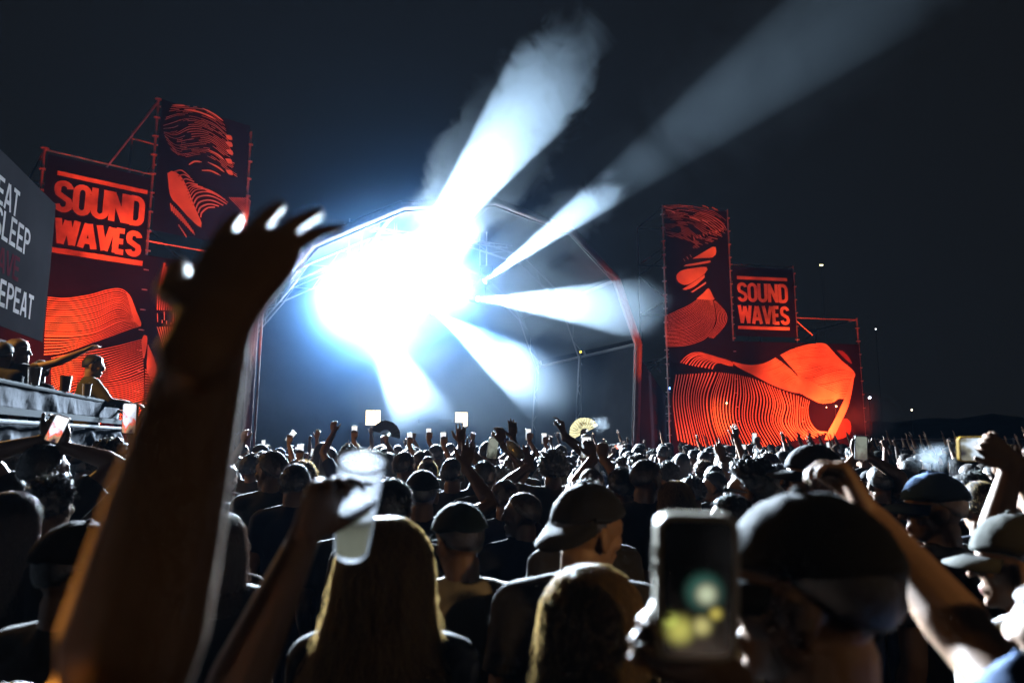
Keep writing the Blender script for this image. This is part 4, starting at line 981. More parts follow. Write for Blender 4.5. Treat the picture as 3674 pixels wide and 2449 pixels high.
# ------------------------------------------------------------------ the crowd
FOC = Vector((-1.2, 22.5, 0))
def face(x, y): return math.atan2(-(FOC.x - x), FOC.y - y)
TOPZ = 1.7475
TH = {'crop': .012, 'quiff': .02, 'buzz': .004, 'curly': .036, 'mop': .026, 'spiky': .022, 'afro': .06, 'bun': .03, 'ponytail': .01, 'long': .012, 'bell': .012, 'bob': .012, None: .0}
HW = {'crop': .172, 'quiff': .175, 'buzz': .16, 'curly': .215, 'mop': .2, 'spiky': .19, 'afro': .265, 'bun': .172, 'ponytail': .17, 'long': .2, 'bell': .2, 'bob': .21}
placed = []                       # (x, y, r)
up_open = dict(curl=.12, spread=1.0, thumb=.9)
def V(name, **k): return figure(name, **k)
FIG = {
 'm0': V('person_body', head=(0, 2, 0), voxel=.011, ratio=.4),
 'm1': V('person_body', head=(16, -4, 3), voxel=.011, ratio=.4, fat=1.08),
 'm2': V('person_body', head=(-20, 0, -4), voxel=.011, ratio=.4, fat=.95),
 'f0': V('person_body', female=True, head=(6, 3, 0), voxel=.011, ratio=.4),
 'f1': V('person_body', female=True, head=(-22, 0, 5), voxel=.011, ratio=.4),
 'pl': V('person_body', head=(66, 0, 0), voxel=.0085, ratio=.35),
 'pr': V('person_body', head=(-58, -4, 0), voxel=.0085, ratio=.35),
 'fl': V('person_body', female=True, head=(58, 0, 0), voxel=.0085, ratio=.35),
 'rup': V('person_body', head=(0, 6, 0), arms={'R': arm((.26, .16, 1.93), (.08, .1, 1), (0, 1, .1), **up_open)}, voxel=.0075, ratio=.3),
 'lup': V('person_body', head=(-8, 4, 0), arms={'L': arm((-.22, .2, 1.90), (-.1, .2, 1), (0, 1, .1), curl=.25, spread=.7, thumb=.7)}, voxel=.0075, ratio=.3),
 'both': V('person_body', female=True, head=(0, 8, 0), arms={'R': arm((.30, .14, 1.86), (.15, .1, 1), **up_open), 'L': arm((-.26, .18, 1.92), (-.05, .1, 1), **up_open)}, voxel=.0075, ratio=.3),
 'pho': V('person_body', head=(0, 4, 0), arms={'R': arm((.12, .34, 1.68), (-.1, .25, 1), (0, -1, .1), curl=.55, spread=.2, thumb=.3), 'L': arm((-.08, .35, 1.64), (.15, .2, 1), (0, -1, .1), curl=.6, spread=.2, thumb=.3)}, voxel=.0075, ratio=.3),
 'phr': V('person_body', female=True, head=(4, 4, 0), arms={'R': arm((.20, .26, 1.84), (-.05, .2, 1), (0, -1, .1), curl=.5, spread=.2, thumb=.3)}, voxel=.0075, ratio=.3),
 'fist': V('person_body', head=(-5, 2, 0), arms={'R': arm((.27, .18, 1.86), (.1, .1, 1), (0, 1, .1), curl=1.15, spread=.1, thumb=.1)}, voxel=.0075, ratio=.3),
 'point': V('person_body', female=True, head=(10, 4, 0), arms={'L': arm((-.24, .16, 1.88), (-.15, .1, 1), (0, 1, .1), fing=[.05, 1.0, 1.1, 1.1], spread=.3, thumb=.4)}, voxel=.0075, ratio=.3),
}
def put(fig, px, top, zc, label, rz=None, hair='crop', hairc='black', cap=None, scale=None, th=None, **k):
    p = P(px, top, zc); th = (.020 if cap else TH[hair]) if th is None else th
    s = (p.z / (TOPZ + th)) if scale is None else scale
    if not .80 < s < 1.16: print('SCALE', label, round(s, 2))
    f = FIG[fig] if isinstance(fig, str) else fig
    r_ = face(p.x, p.y) if rz is None else rz
    placed.append((p.x, p.y, .40 * s))
    return person(f, (p.x, p.y - .01, 0), r_, s, label, hair=hair, hairc=hairc, cap=cap, **k)
def hero(name, px, top, zc, label, arms=None, rz=0.0, hair='crop', cap=None, fkw=None, loc=None, scale=None, **k):
    """a person with arms aimed at pixels: arms = {'R': ((px, py, zc), (right, up, forward), palm(right, up, forward), hint, hand keywords)}"""
    if loc is None:
        p = P(px, top, zc); th = .020 if cap else TH[hair]; s = p.z / (TOPZ + th); loc = Vector((p.x, p.y - .01, 0))
    else: loc = Vector(loc); s = scale
    if not .78 < s < 1.18: print('SCALE', label, round(s, 2))
    T = Matrix.Translation(loc) @ Matrix.Rotation(rz, 4, 'Z') @ Matrix.Scale(s, 4); Ti = T.inverted(); R3_ = Matrix.Rotation(-rz, 3, 'Z')
    A = {}
    for key, (w, d, n, hint, hk) in (arms or {}).items():
        cv = lambda q: R3_ @ Vector((q[0], q[2], q[1]))
        W = Ti @ P(*w)
        S = V3((.178 if key == 'R' else -.178), 0, 1.45); D = (W - S).length
        if D > .56: print('REACH', label, key, round(D, 2))
        A[key] = dict(w=W, d=cv(d), n=cv(n), hint=cv(hint), h=hk)
    f = figure('person_body', arms=A, **(fkw or {}))
    for key in A: print('WRIST', label[:40], key, arms[key][0], proj(T @ f['wrist'][key][0]), 'elbow', proj(T @ f['wrist'][key][3]))
    placed.append((loc.x, loc.y, .40 * s))
    o = person(f, loc, rz, s, label, hair=hair, cap=cap, **k)
    return o, f, T

# ---- foreground
hero('cup', 0, 0, 0, 'person out at the left edge raising a bare arm to grip a plastic cup', loc=(-.60, .86, 0), scale=.90, rz=-.35, skin=2, shirt='charcoal', hair='crop',
     arms={'R': ((1215, 1700, 1.02), (.38, .92, .12), (.75, -.25, -.6), (-.2, -1, .1), dict(curl=.42, spread=.5, thumb=.9, fing=[.38, .5, .6, .7]))}, fkw=dict(voxel=.006, ratio=.3, head=(-10, 5, 0)))
hero('arm', 0, 0, 0, 'person beside the camera whose large bare arm is thrust straight up', loc=(-.55, .30, 0), scale=1.06, rz=-.25, skin=1, shirt='black', hair='crop',
     arms={'R': ((765, 1175, .47), (.08, .80, .58), (.1, -.58, .80), (-.3, -.9, -.1), dict(spread=1.8, thumb=1.0, fing=[.06, .05, .08, .12]))}, fkw=dict(voxel=.0045, ratio=.2, head=(0, 5, 0), sleeve=.35))
hero('phonehand', 0, 0, 0, 'person at the bottom edge whose hand with pale nails holds up the big phone', loc=(.30, .37, 0), scale=.93, rz=.1, skin=1, shirt='black', hair='bun', hairc='dark brown',
     arms={'R': ((2535, 2375, .70), (-.84, .50, .0), (0, .0, -1), (.7, -.8, 0), dict(curl=.6, spread=1.3, thumb=.5, fing=[.55, .58, .6, .66]))}, fkw=dict(female=True, voxel=.006, ratio=.3, head=(0, -5, 0)))
hero('rightarm', 0, 0, 0, 'person beyond the right edge with a bent bare arm raised over the grey cap', loc=(.78, .74, 0), scale=1.0, rz=.15, skin=1, shirt='denim', hair='bob', hairc='brown',
     arms={'L': ((3080, 1800, 1.18), (-.30, .80, .25), (-.7, -.65, .2), (.5, -.9, -.2), dict(curl=.60, spread=.25, thumb=.2))}, fkw=dict(voxel=.006, ratio=.3, head=(0, 5, 0), sleeve=.75))
hero('greycap', 2905, 1752, .95, 'tall man in a grey cap, big dark head next to the phone', rz=.1, skin=1, shirt='black', hair='crop', cap='grey', nstr=0, fkw=dict(voxel=.008, ratio=.35, head=(52, -2, 0)))
hero('bella', 1392, 1850, 1.62, 'woman with long blond hair right below the plastic cup', rz=-.05, skin=0, shirt='black', hair='bell', hairc='blond', nstr=7000, sradius=.0006, fkw=dict(female=True, voxel=.010, ratio=.4, head=(0, -4, 0)))
hero('bellb', 2135, 2020, 1.42, 'shorter blond woman seen from behind between backward cap and phone', rz=-.1, skin=0, shirt='black', hair='bell', hairc='blond', nstr=7000, sradius=.0006, fkw=dict(female=True, voxel=.010, ratio=.4, head=(-14, -8, -6)))
hero('backcap', 2075, 1722, 1.95, 'bearded man with a dark cap worn backward, face turned right', rz=-.1, skin=1, shirt='black', hair='buzz', hairc='dark brown', cap='dark grey', capback=True, fkw=dict(voxel=.007, ratio=.35, head=(-52, -7, 4), fat=1.12), nstr=0)
hero('tanman', 1662, 1795, 2.25, 'man in a teal cap and pale stone-coloured shirt, ear lit orange', rz=.12, skin=1, shirt='stone', hair='buzz', hairc='dark brown', cap='teal', fkw=dict(voxel=.009, ratio=.4, head=(28, -6, 0), fat=1.05))
hero('bluecap', 3345, 1689, 2.5, 'man in a blue baseball cap with its visor to the left', rz=.35, skin=0, shirt='black', hair='buzz', hairc='brown', cap='blue', fkw=dict(voxel=.008, ratio=.35, head=(52, -2, 0)))
hero('blackcap', 2905, 1590, 2.9, 'man in a black cap behind the bent hand, visor to the left', rz=.3, skin=0, shirt='black', hair='buzz', hairc='blond', cap='black', fkw=dict(voxel=.009, ratio=.35, head=(55, 2, 0)))
hero('curlyl', 2690, 1640, 3.1, 'man with big dark curly hair and sunglasses, face turned left', rz=.3, skin=0, shirt='charcoal', hair='curly', hairc='black', nstr=1500, glasses=M_darkglass, fkw=dict(voxel=.009, ratio=.35, head=(45, 0, 0)))
hero('olive', 3650, 1832, 1.75, 'person in an olive bucket-like cap at the right edge, ear glowing orange', rz=.3, skin=1, shirt='white', hair='buzz', cap='olive', fkw=dict(voxel=.009, ratio=.35, head=(35, -4, 0)))
hero('edge', 3790, 2060, 1.15, 'short person cut off by the right edge in a white top', rz=.4, skin=1, shirt='white', hair='crop', hairc='brown', fkw=dict(voxel=.009, ratio=.35, head=(60, 0, 0)))
hero('capll', 285, 1862, 1.70, 'person in a dark cap low in the left corner behind the raised arm', rz=-.3, skin=1, shirt='black', hair='buzz', cap='black', fkw=dict(voxel=.010, ratio=.4, head=(-35, -5, 0)))
# phone-shooters in the upper right
o_, f_, T_ = hero('yphone', 3720, 1672, 2.35, 'person at the right edge filming sideways with a yellow-cased phone', rz=.25, skin=1, shirt='charcoal', hair='crop',
     arms={'L': ((3635, 1655, 2.08), (-.70, .55, .1), (-.1, -.1, -1), (-.4, -.9, 0), dict(curl=.5, spread=.4, thumb=.5)), 'R': ((3675, 1740, 2.1), (-.6, .7, .2), (0, .2, -1), (.5, -.8, 0), dict(curl=.6, spread=.2, thumb=.4))}, fkw=dict(voxel=.0065, ratio=.3, head=(0, 2, 0)))
# ---- raised hands in the middle
hero('h1', 1519, 1682, 3.55, 'man in a dark buttoned cap with right hand raised flat', skin=1, shirt='navy', hair='buzz', cap='dark grey',
     arms={'R': ((1672, 1672, 3.75), (.12, 1, .05), (0, 0, 1), (.9, -.8, .0), dict(curl=.12, spread=1.1, thumb=1.0))}, fkw=dict(voxel=.0065, ratio=.3, head=(8, 0, 0)))
hero('h2', 1625, 1640, 5.0, 'man with short dark hair and a raised hand against the white panel', skin=1, shirt='charcoal', hair='crop', nstr=900,
     arms={'R': ((1655, 1590, 5.2), (-.02, 1, .05), (0, 0, 1), (.9, -.6, 0), dict(curl=.1, spread=1.2, thumb=.8))}, fkw=dict(voxel=.0065, ratio=.3, head=(-8, 0, 0)))
hero('h3', 1738, 1650, 4.9, 'person with dark hair reaching a cupped hand up, second from the bottle', skin=1, shirt='black', hair='crop', nstr=900,
     arms={'R': ((1805, 1592, 5.0), (-.18, 1, .1), (-.5, 0, .8), (.9, -.6, 0), dict(curl=.30, spread=.25, thumb=.3))}, fkw=dict(voxel=.0065, ratio=.3, head=(0, 3, 0)))
hero('h4', 1790, 1668, 5.25, 'person hidden below a raised hand with thumb spread wide', skin=2, shirt='black', hair='mop',
     arms={'R': ((1840, 1572, 5.2), (0, 1, .1), (-.3, 0, 1), (.9, -.6, 0), dict(curl=.08, spread=.5, thumb=1.5))}, fkw=dict(voxel=.0065, ratio=.3))
hero('h5', 1982, 1606, 4.9, 'curly-haired man with both arms up, bottle near his left hand', skin=2, shirt='tan', hair='curly', hairc='black', nstr=1500,
     arms={'L': ((1902, 1668, 4.7), (-.42, .9, .1), (0, 0, 1), (-.9, -.8, 0), dict(curl=.25, spread=1.1, thumb=.9)), 'R': ((2022, 1560, 4.8), (-.12, 1, .0), (-.8, -.2, .3), (.9, -.3, 0), dict(curl=.5, spread=.9, thumb=.4, fing=[.3, .75, .6, .7]))}, fkw=dict(voxel=.0065, ratio=.3, head=(6, 4, 0)))
hero('h6', 2120, 1678, 4.2, 'man with a pale shaved head and a fist raised', skin=0, shirt='black', hair='buzz', hairc='brown', nstr=800,
     arms={'R': ((2163, 1640, 4.5), (.05, 1, .05), (0, 0, 1), (.9, -.8, 0), dict(curl=1.15, spread=.1, thumb=.1))}, fkw=dict(voxel=.0065, ratio=.3))
hero('h7', 2230, 1674, 4.05, 'man with thick dark cropped hair filming with a black phone', skin=1, shirt='black', hair='crop', nstr=1200,
     arms={'L': ((2128, 1640, 4.3), (-.25, .9, .1), (-.3, 0, -1), (-.8, -.7, 0), dict(curl=.55, spread=.3, thumb=.4))}, fkw=dict(voxel=.0065, ratio=.3, head=(12, 0, 0)))
hero('h8', 2560, 1668, 5.6, 'person raising a two-finger sign in front of the ribs banner', skin=1, shirt='black', hair='crop',
     arms={'R': ((2590, 1640, 5.6), (0, 1, .05), (0, 0, 1), (.9, -.8, 0), dict(spread=1.2, thumb=.1, fing=[.05, .05, 1.1, 1.1]))}, fkw=dict(voxel=.0065, ratio=.3))
hero('h9', 3150, 1668, 4.6, 'person with both arms stretched up to a phone right of the bent hand', skin=1, shirt='black', hair='crop',
     arms={'R': ((3105, 1632, 4.5), (-.1, .9, .1), (-.3, 0, -1), (.8, -.7, 0), dict(curl=.5, spread=.3, thumb=.4)), 'L': ((3072, 1632, 4.5), (.1, .9, .1), (.3, 0, -1), (-.8, -.7, 0), dict(curl=.5, spread=.3, thumb=.4))}, fkw=dict(voxel=.0065, ratio=.3))
hero('h10', 175, 1590, 3.3, 'person with black hair and a pale band filming overhead at the left', skin=2, shirt='black', hair='crop', nstr=600, rz=-.4,
     arms={'R': ((222, 1600, 3.3), (-.1, .9, .1), (-.3, 0, -1), (.8, -.7, 0), dict(curl=.5, spread=.3, thumb=.4)), 'L': ((165, 1575, 3.3), (.4, .8, .1), (.3, 0, -1), (-.9, -.7, 0), dict(curl=.5, spread=.3, thumb=.4))}, fkw=dict(voxel=.0065, ratio=.3))
hero('h11', 408, 1570, 4.1, 'person with a rounded black afro in a tan shirt left of the arm', skin=2, shirt='tan', hair='mop', nstr=800, rz=-.3,
     arms={'R': ((478, 1600, 3.75), (-.1, .9, .1), (-.2, 0, -1), (.8, -.7, 0), dict(curl=.5, spread=.3, thumb=.4))}, fkw=dict(voxel=.0065, ratio=.3))

# ---- heads that can be told apart, placed where the photograph shows them: (px, top, head width px, figure, hair, hair colour, shirt, skin, cap, label)
ROWS = [
 (1060, 1661, 104, 'm1', 'crop', 'black', 'navy', 1, None, 'broad dark-haired head between the two raised forearms'),
 (985, 1615, 96, 'pl', 'crop', 'dark brown', 'charcoal', 1, None, 'brown-haired head turned left, behind the big raised arm'),
 (1165, 1585, 58, 'f0', 'bob', 'dark brown', 'black', 1, None, 'bob-haired head just left of the cup hand'),
 (1408, 1712, 150, 'm0', 'crop', 'black', 'black', 1, None, 'large dark head with a rim of light, right of the cup'),
 (1455, 1619, 74, 'm2', 'crop', 'dark brown', 'black', 0, None, 'brown-haired head right under the dark fan'),
 (1395, 1622, 62, 'f1', 'bob', 'black', 'charcoal', 0, None, 'small bob-haired head behind the cup rim'),
 (1536, 1640, 72, 'f0', 'bun', 'blond', 'black', 0, None, 'head with a blond bun glowing in the smoke'),
 (1565, 1592, 52, 'm0', 'crop', 'black', 'charcoal', 1, None, 'smoke-veiled cropped head in front of the glowing panel'),
 (1750, 1580, 60, 'm1', 'crop', 'black', 'black', 1, None, 'cropped head behind the cream-cased phone'),
 (1815, 1717, 102, 'm2', 'crop', 'dark brown', 'navy', 1, None, 'cropped head with a thin bright outline below the bottle'),
 (1880, 1764, 116, 'pl', 'buzz', 'dark brown', 'navy', 2, None, 'buzz-cut head left of the backward cap'),
 (2304, 1645, 100, 'pr', 'buzz', 'dark brown', 'black', 2, None, 'shaven man in profile with something in his mouth'),
 (2393, 1653, 78, 'm0', 'spiky', 'black', 'black', 0, None, 'spiky black hair shining at the tips'),
 (2415, 1721, 128, 'f0', 'long', 'blond', 'charcoal', 0, None, 'woman with long straight fair hair above the big phone'),
 (2228, 1797, 96, 'f1', 'bob', 'dark brown', 'black', 1, None, 'wavy bob next to the bearded face'),
 (2287, 1627, 84, 'm1', 'curly', 'dark brown', 'black', 1, None, 'bushy curly head behind the shaven profile'),
 (2485, 1706, 104, 'm2', 'curly', 'black', 'black', 1, None, 'dark curly head right of the fair-haired woman'),
 (2560, 1690, 80, 'pl', 'crop', 'black', 'black', 0, None, 'dark head with a pale lit ear left of the sunglasses man'),
 (2520, 1650, 76, 'm0', 'mop', 'brown', 'black', 0, None, 'tousled brown head under the two-finger sign'),
 (2622, 1771, 142, 'pl', 'crop', 'black', 'white', 1, None, 'dark head over a white collar just above the phone corner'),
 (2790, 1664, 84, 'm1', 'mop', 'black', 'black', 1, None, 'shaggy head between sunglasses man and black cap'),
 (3222, 1680, 96, 'fl', 'bob', 'black', 'black', 1, None, 'dark-haired woman in profile with a pinned fringe'),
 (3220, 1850, 96, 'pl', 'crop', 'dark brown', 'charcoal', 1, None, 'low head in the gap beside the bent arm'),
 (3474, 1747, 92, 'fl', 'bob', 'purple', 'black', 1, None, 'woman with purple hair and white sunglasses pushed up'),
 (3580, 1802, 88, 'm0', 'buzz', 'magenta', 'black', 1, None, 'person with a bright magenta buzz cut'),
 (315, 1612, 78, 'm0', 'crop', 'black', 'black', 2, 'black', 'small flat dark cap left of the rounded afro'),
 (40, 1592, 112, 'm1', 'mop', 'black', 'black', 1, None, 'dark shaggy head at the far left edge'),
 (205, 1700, 165, 'm0', 'mop', 'black', 'black', 1, None, 'hunched dark figure under the overhead phone'),
 (60, 1760, 190, 'f0', 'long', 'dark brown', 'black', 1, None, 'long-haired dark figure in the left corner'),
 (1250, 1772, 118, 'm2', 'crop', 'black', 'black', 1, None, 'dark head hidden behind the plastic cup'),
 (3430, 1640, 66, 'f1', 'long', 'black', 'charcoal', 1, None, 'long-haired woman behind the blue cap'),
 (3035, 1668, 70, 'm2', 'crop', 'black', 'black', 1, None, 'small dark head tucked behind the bent wrist'),
]
for (px, top, w, fg, hr, hc_, sh_, sk, cp, lb) in ROWS:
    zc = HW[hr] * F / w
    o = put(fg, px, top, zc, lb, hair=hr, hairc=hc_, cap=cp, shirt=sh_, skin=sk, nstr=(0 if cp else 1400 if hr != 'long' else 3000), sradius=.0006 + .00006 * zc, glasses=(M_whiteframe if 'white sunglasses' in lb else None))

# ---- the rest of the crowd, nearest first
stage_ok = lambda x, y: WS.n.dot(Vector((x, y, 0)) - WS.p) > 2.6 and WL.n.dot(Vector((x, y, 0)) - WL.p) > 5.2 and WR.n.dot(Vector((x, y, 0)) - WR.p) > 5.2
cand = []
cr = random.Random(11)
for k in range(9000):
    y = cr.uniform(2.2, 24.0); x = cr.uniform(-.80, .80) * (y + .5)
    if x < -2.6 - max(0, (8.5 - y)) * 0 and y < 8.9: continue         # terrace at the left
    if not stage_ok(x, y) or y > 21.5 + .1 * x: continue
    cand.append((x, y))
cand.sort(key=lambda c: c[1] + cr.uniform(-.7, .7))
spots = []
grid = {}
def free(x, y, r):
    for (qx, qy, qr) in placed:
        if abs(qx - x) < 1.2 and abs(qy - y) < 1.2 and (qx - x) ** 2 + (qy - y) ** 2 < (r + qr) ** 2 * .92: return False
    gx, gy = int(x // 1), int(y // 1)
    for i in (-1, 0, 1):
        for j in (-1, 0, 1):
            for (qx, qy) in grid.get((gx + i, gy + j), ()):
                if (qx - x) ** 2 + (qy - y) ** 2 < (.27 + r) ** 2: return False
    return True
for x, y in cand:
    if y < 4.2 and abs(x) < 0.2: pass
    if free(x, y, .27): spots.append((x, y)); grid.setdefault((int(x // 1), int(y // 1)), []).append((x, y))
print('spots', len(spots), 'placed', len(placed))
SHW = ['black'] * 9 + ['charcoal'] * 4 + ['navy'] * 3 + ['grey', 'white', 'white', 'tan', 'maroon', 'olive', 'brown']
HRM = ['crop'] * 6 + ['quiff', 'buzz', 'buzz', 'mop', 'curly', 'spiky']; HRF = ['long', 'long', 'bob', 'bun', 'ponytail']
HCW = ['black'] * 5 + ['dark brown'] * 4 + ['brown', 'blond']
POSE = ['m0', 'm1', 'm2', 'f0', 'f1'] * 4 + ['m0', 'm1', 'm2', 'f0', 'pl', 'pr', 'rup', 'lup', 'both', 'pho', 'phr', 'fist', 'point', 'rup', 'phr', 'pho']
DESC = {'m0': 'facing the stage', 'm1': 'head tipped left', 'm2': 'head turned right', 'f0': 'facing the stage', 'f1': 'head turned right', 'pl': 'in left profile', 'pr': 'in right profile', 'rup': 'with right hand up', 'lup': 'with left hand up', 'both': 'with both hands up', 'pho': 'filming with both hands', 'phr': 'filming one-handed', 'fist': 'with a raised fist', 'point': 'pointing upward'}
FEM = {'f0', 'f1', 'both', 'phr', 'point', 'fl'}
NMAX = 300 - len(placed) - 6
for i, (x, y) in enumerate(spots[:NMAX]):
    pose = POSE[cr.randrange(len(POSE))] if y > 4.4 else cr.choice(['m0', 'm1', 'f0', 'f1', 'm2'])
    if y < 7.5 and pose in ('rup', 'lup', 'both', 'fist', 'pho', 'phr', 'point') and cr.random() < .55: pose = cr.choice(['m0', 'm1', 'm2'])
    fem = pose in FEM; hr = cr.choice(HRF if fem else HRM); hc_ = cr.choice(HCW); sh_ = cr.choice(SHW); sk = cr.choice([0, 0, 1, 1, 2]); cp = cr.choice(['black', 'olive', 'grey', 'blue']) if (not fem and cr.random() < .12) else None
    h = cr.gauss(1.625 if fem else 1.725, .055); h = min(h, 1.80 if y > 6 else 1.70); s = h / (TOPZ + .015)
    where = 'near crowd' if y < 6 else 'mid crowd' if y < 10 else 'far crowd'
    lb = f"{hc_} {hr if not cp else cp + ' cap,'} {'hair,' if not cp else ''} {sh_} top, {DESC[pose]}, {where}".replace('  ', ' ').replace(', ,', ',')
    lb = lb.replace('crop hair', 'cropped hair').replace('buzz hair', 'buzz-cut hair').replace('mop hair', 'shaggy hair').replace('bun hair', 'hair in a bun').replace('ponytail hair', 'ponytail')
    rz = face(x, y) + cr.gauss(0, .16)
    person(FIG[pose], (x, y, 0), rz, s, lb, hair=('buzz' if cp else hr), hairc=hc_, shirt=sh_, skin=sk, cap=cp, capback=cr.random() < .4, nstr=(700 if y < 7 and not cp and hr not in ('long',) else 0), sradius=.0009, group='people packed in the crowd')
    if pose in ('pho', 'phr'):
        T_ = Matrix.Translation((x, y, 0)) @ Matrix.Rotation(rz, 4, 'Z') @ Matrix.Scale(s, 4)
        q = Vector((.02, .40, 1.76)) if pose == 'pho' else Vector((.19, .315, 1.93))
        phone(T_ @ q, Matrix.Rotation(rz, 3, 'Z') @ Matrix.Rotation(math.radians(90 if pose == 'pho' and cr.random() < .3 else cr.uniform(-8, 8)), 3, 'Y'), 'small lit phone held up over the crowd, filming the stage', scr=cr.choice([M_screen, M_screen, M_screenred]), group='phones held up over the crowd')
# beyond those, one mass of people too small to tell apart
def lowres(fig, hairkind):
    vs, fs, mi = [], [], []
    for me, mt in ((FIG[fig]['mesh'], 0), (FIG[fig]['shirt'], 1), (hair_mesh(hairkind), 2)):
        o = bpy.data.objects.new('tmp', me); col.objects.link(o); d = o.modifiers.new('d', 'DECIMATE'); d.ratio = .07 if mt < 2 else .15
        dg = bpy.context.evaluated_depsgraph_get(); m2 = o.evaluated_get(dg).to_mesh()
        co = [v.co.copy() for v in m2.vertices]
        if mt == 2: co = [FIG[fig]['head'] @ c for c in co]
        b = len(vs); vs += co; fs += [tuple(i + b for i in p.vertices) for p in m2.polygons]; mi += [mt] * len(m2.polygons)
        o.evaluated_get(dg).to_mesh_clear(); bpy.data.objects.remove(o)
    return np.array(vs), fs, mi
LOW = [lowres(a, b) for a, b in (('m0', 'crop'), ('m1', 'mop'), ('f0', 'bob'), ('m2', 'crop'), ('rup', 'crop'), ('both', 'bob'), ('f1', 'long'))]
vs, fs, mi = [], [], []; off = 0
for (x, y) in spots[NMAX:NMAX + 420]:
    v, f, m = LOW[cr.choice([0, 0, 1, 1, 2, 2, 3, 3, 4, 5, 6])]
    rz = face(x, y) + cr.gauss(0, .2); s = min(1.78, cr.gauss(1.69, .06)) / 1.76; c_, s_ = math.cos(rz), math.sin(rz)
    w = v * s; vs.append(np.stack([w[:, 0] * c_ - w[:, 1] * s_ + x, w[:, 0] * s_ + w[:, 1] * c_ + y, w[:, 2]], 1))
    fs += [tuple(i + off for i in q) for q in f]; k = cr.choice([0, 0, 1, 2]); mi += [(mm if mm != 1 else 1 + (3 if k == 1 else 0)) for mm in m]; off += len(v)
if vs:
    me = bpy.data.meshes.new('crowd'); me.from_pydata(np.concatenate(vs).tolist(), [], fs)
    for m_ in (M_skin[1], M_cloth['black'], M_hair['black'], M_cloth['navy'], M_cloth['charcoal']): me.materials.append(m_)
    me.polygons.foreach_set('material_index', mi); me.polygons.foreach_set('use_smooth', [True] * len(fs))
    tag(link('crowd', me), kind='stuff')
print('crowd mass', len(spots) - NMAX)
# ------------------------------------------------------------------ terrace and bar at the left
WT = Wall((-3.45, 4.6), (-.304, .953)); WT.n = Vector((.953, .304, 0))
tr = empty('viewing_terrace'); tag(tr, 'raised viewing terrace wrapped in crinkled silver-black tarp', 'terrace')
M_tarp = mat('silver_tarp', (0.085, 0.09, 0.10), .6, .0, vary=.35, scale=1.5, bump=.5, bscale=14, spec=.0)
M_tarp2 = mat('dark_plastic_tarp', (0.08, 0.085, 0.095), .5, .0, vary=.4, scale=1.2, bump=.4, bscale=9, spec=.0)
def tarp(z0, z1, s0, s1, off, m, nx, nz, amp, slant, seed):
    mb = MB()
    for i in range(nx + 1):
        for j in range(nz + 1):
            s = s0 + (s1 - s0) * i / nx; z = z0 + (z1 - z0) * j / nz
            e = min(1, (z1 - z) / .12 if z1 > z else 0)
            d = amp * (noise.fractal(Vector(((s + slant * z) * 2.6, z * .9, seed)), 1, 2.1, 4)) * (.25 + .75 * e) + amp * .9 * (abs(noise.noise(Vector(((s + slant * z) * 4.5, z * .5, seed + 9)))) - .3) * e
            mb.v.append(tuple(WT.at(s, z, off + d)))
    for i in range(nx):
        for j in range(nz): k = i * (nz + 1) + j; mb.f.append((k, k + nz + 1, k + nz + 2, k + 1))
    o = mb.build('tarp', m, tr, True); o.modifiers.new('s', 'SOLIDIFY').thickness = .004; return o
tarp(2.08, 2.235, -4, 3.2, .03, M_tarp, 150, 10, .035, .6, 1.0)
tarp(.25, 1.97, -4, 3.4, .02, M_tarp2, 170, 60, .10, .55, 4.0)
M_rail = mat('rail_steel', (.07, .075, .08), .6, .0, spec=.0)
MB().rod(WT.at(-4, 2.25, .03), WT.at(3.3, 2.25, .03), .018, 8).build('handrail', M_rail, tr)
Rt = Matrix((WT.d, WT.n, Vector((0, 0, 1)))).transposed()
MB().box(WT.at(-.3, 2.055, .05), (7.5, .05, .05), Rt).build('beam', M_rail, tr)
MB().rod(WT.at(-4, 1.985, .06), WT.at(3.45, 1.985, .06), .016, 8).build('lower_rail', mat('rail_white', (.2, .21, .22), .6, .0, spec=.0), tr)
MB().box(WT.at(-.3, .98, -1.6), (7.6, 3.1, .12), Rt).build('deck', mat('deck_board', (.10, .07, .045), .8, vary=.3, scale=4), tr)
for s in (-2.2, -.1, 1.6, 3.3):
    MB().rod(WT.at(s, 0, .0), WT.at(s, 2.27, .0), .022, 8).build('post', M_rail, tr)
    MB().box(WT.at(s, .5, -1.5), (.08, 2.8, .08), Rt).build('joist', M_black, tr)
# people on the terrace stand on its deck
DZ = 1.04
def on_deck(fig, px, top, zc, label, rz, **k):
    p = P(px, top, zc); th = .02; s = (p.z - DZ) / (TOPZ + th)
    o = person(fig, (p.x, p.y, DZ), rz, s, label, **k); return o, s
figd = figure('person_body', head=(-25, -8, 0), arms={'R': arm((.30, .34, 1.20), (.5, .8, .1), (0, 0, -1), (.8, -.3, -.6), curl=.4, spread=.3), 'L': arm((-.12, .34, 1.15), (.3, .9, 0), (0, 0, -1), curl=.4, spread=.3)}, voxel=.009, ratio=.35, sleeve=1.2)
on_deck(figd, 332, 1268, 7.35, 'man in an olive jacket leaning on the terrace rail against the red wave banner', -.75, hair='crop', hairc='black', shirt='olive', skin=1)
figw = figure('person_body', female=True, head=(-50, 2, 0), arms={'R': arm((.56, .30, 1.66), (.8, .4, .5), (0, .2, -1), (.6, -.3, -.8), curl=.25, spread=.5), 'L': arm((-.05, .33, 1.15), (.6, .7, 0), (0, 0, -1), curl=.5, spread=.2)}, voxel=.009, ratio=.35, sleeve=.3)
on_deck(figw, 70, 1212, 6.5, 'woman lit amber on the terrace stretching an arm to the right', -.45, hair='long', hairc='brown', shirt='tan', skin=0)
on_deck(FIG['pl'], 152, 1288, 6.7, 'dark-clothed person on the terrace between woman and olive jacket', -.5, hair='crop', hairc='black', shirt='black', skin=1)
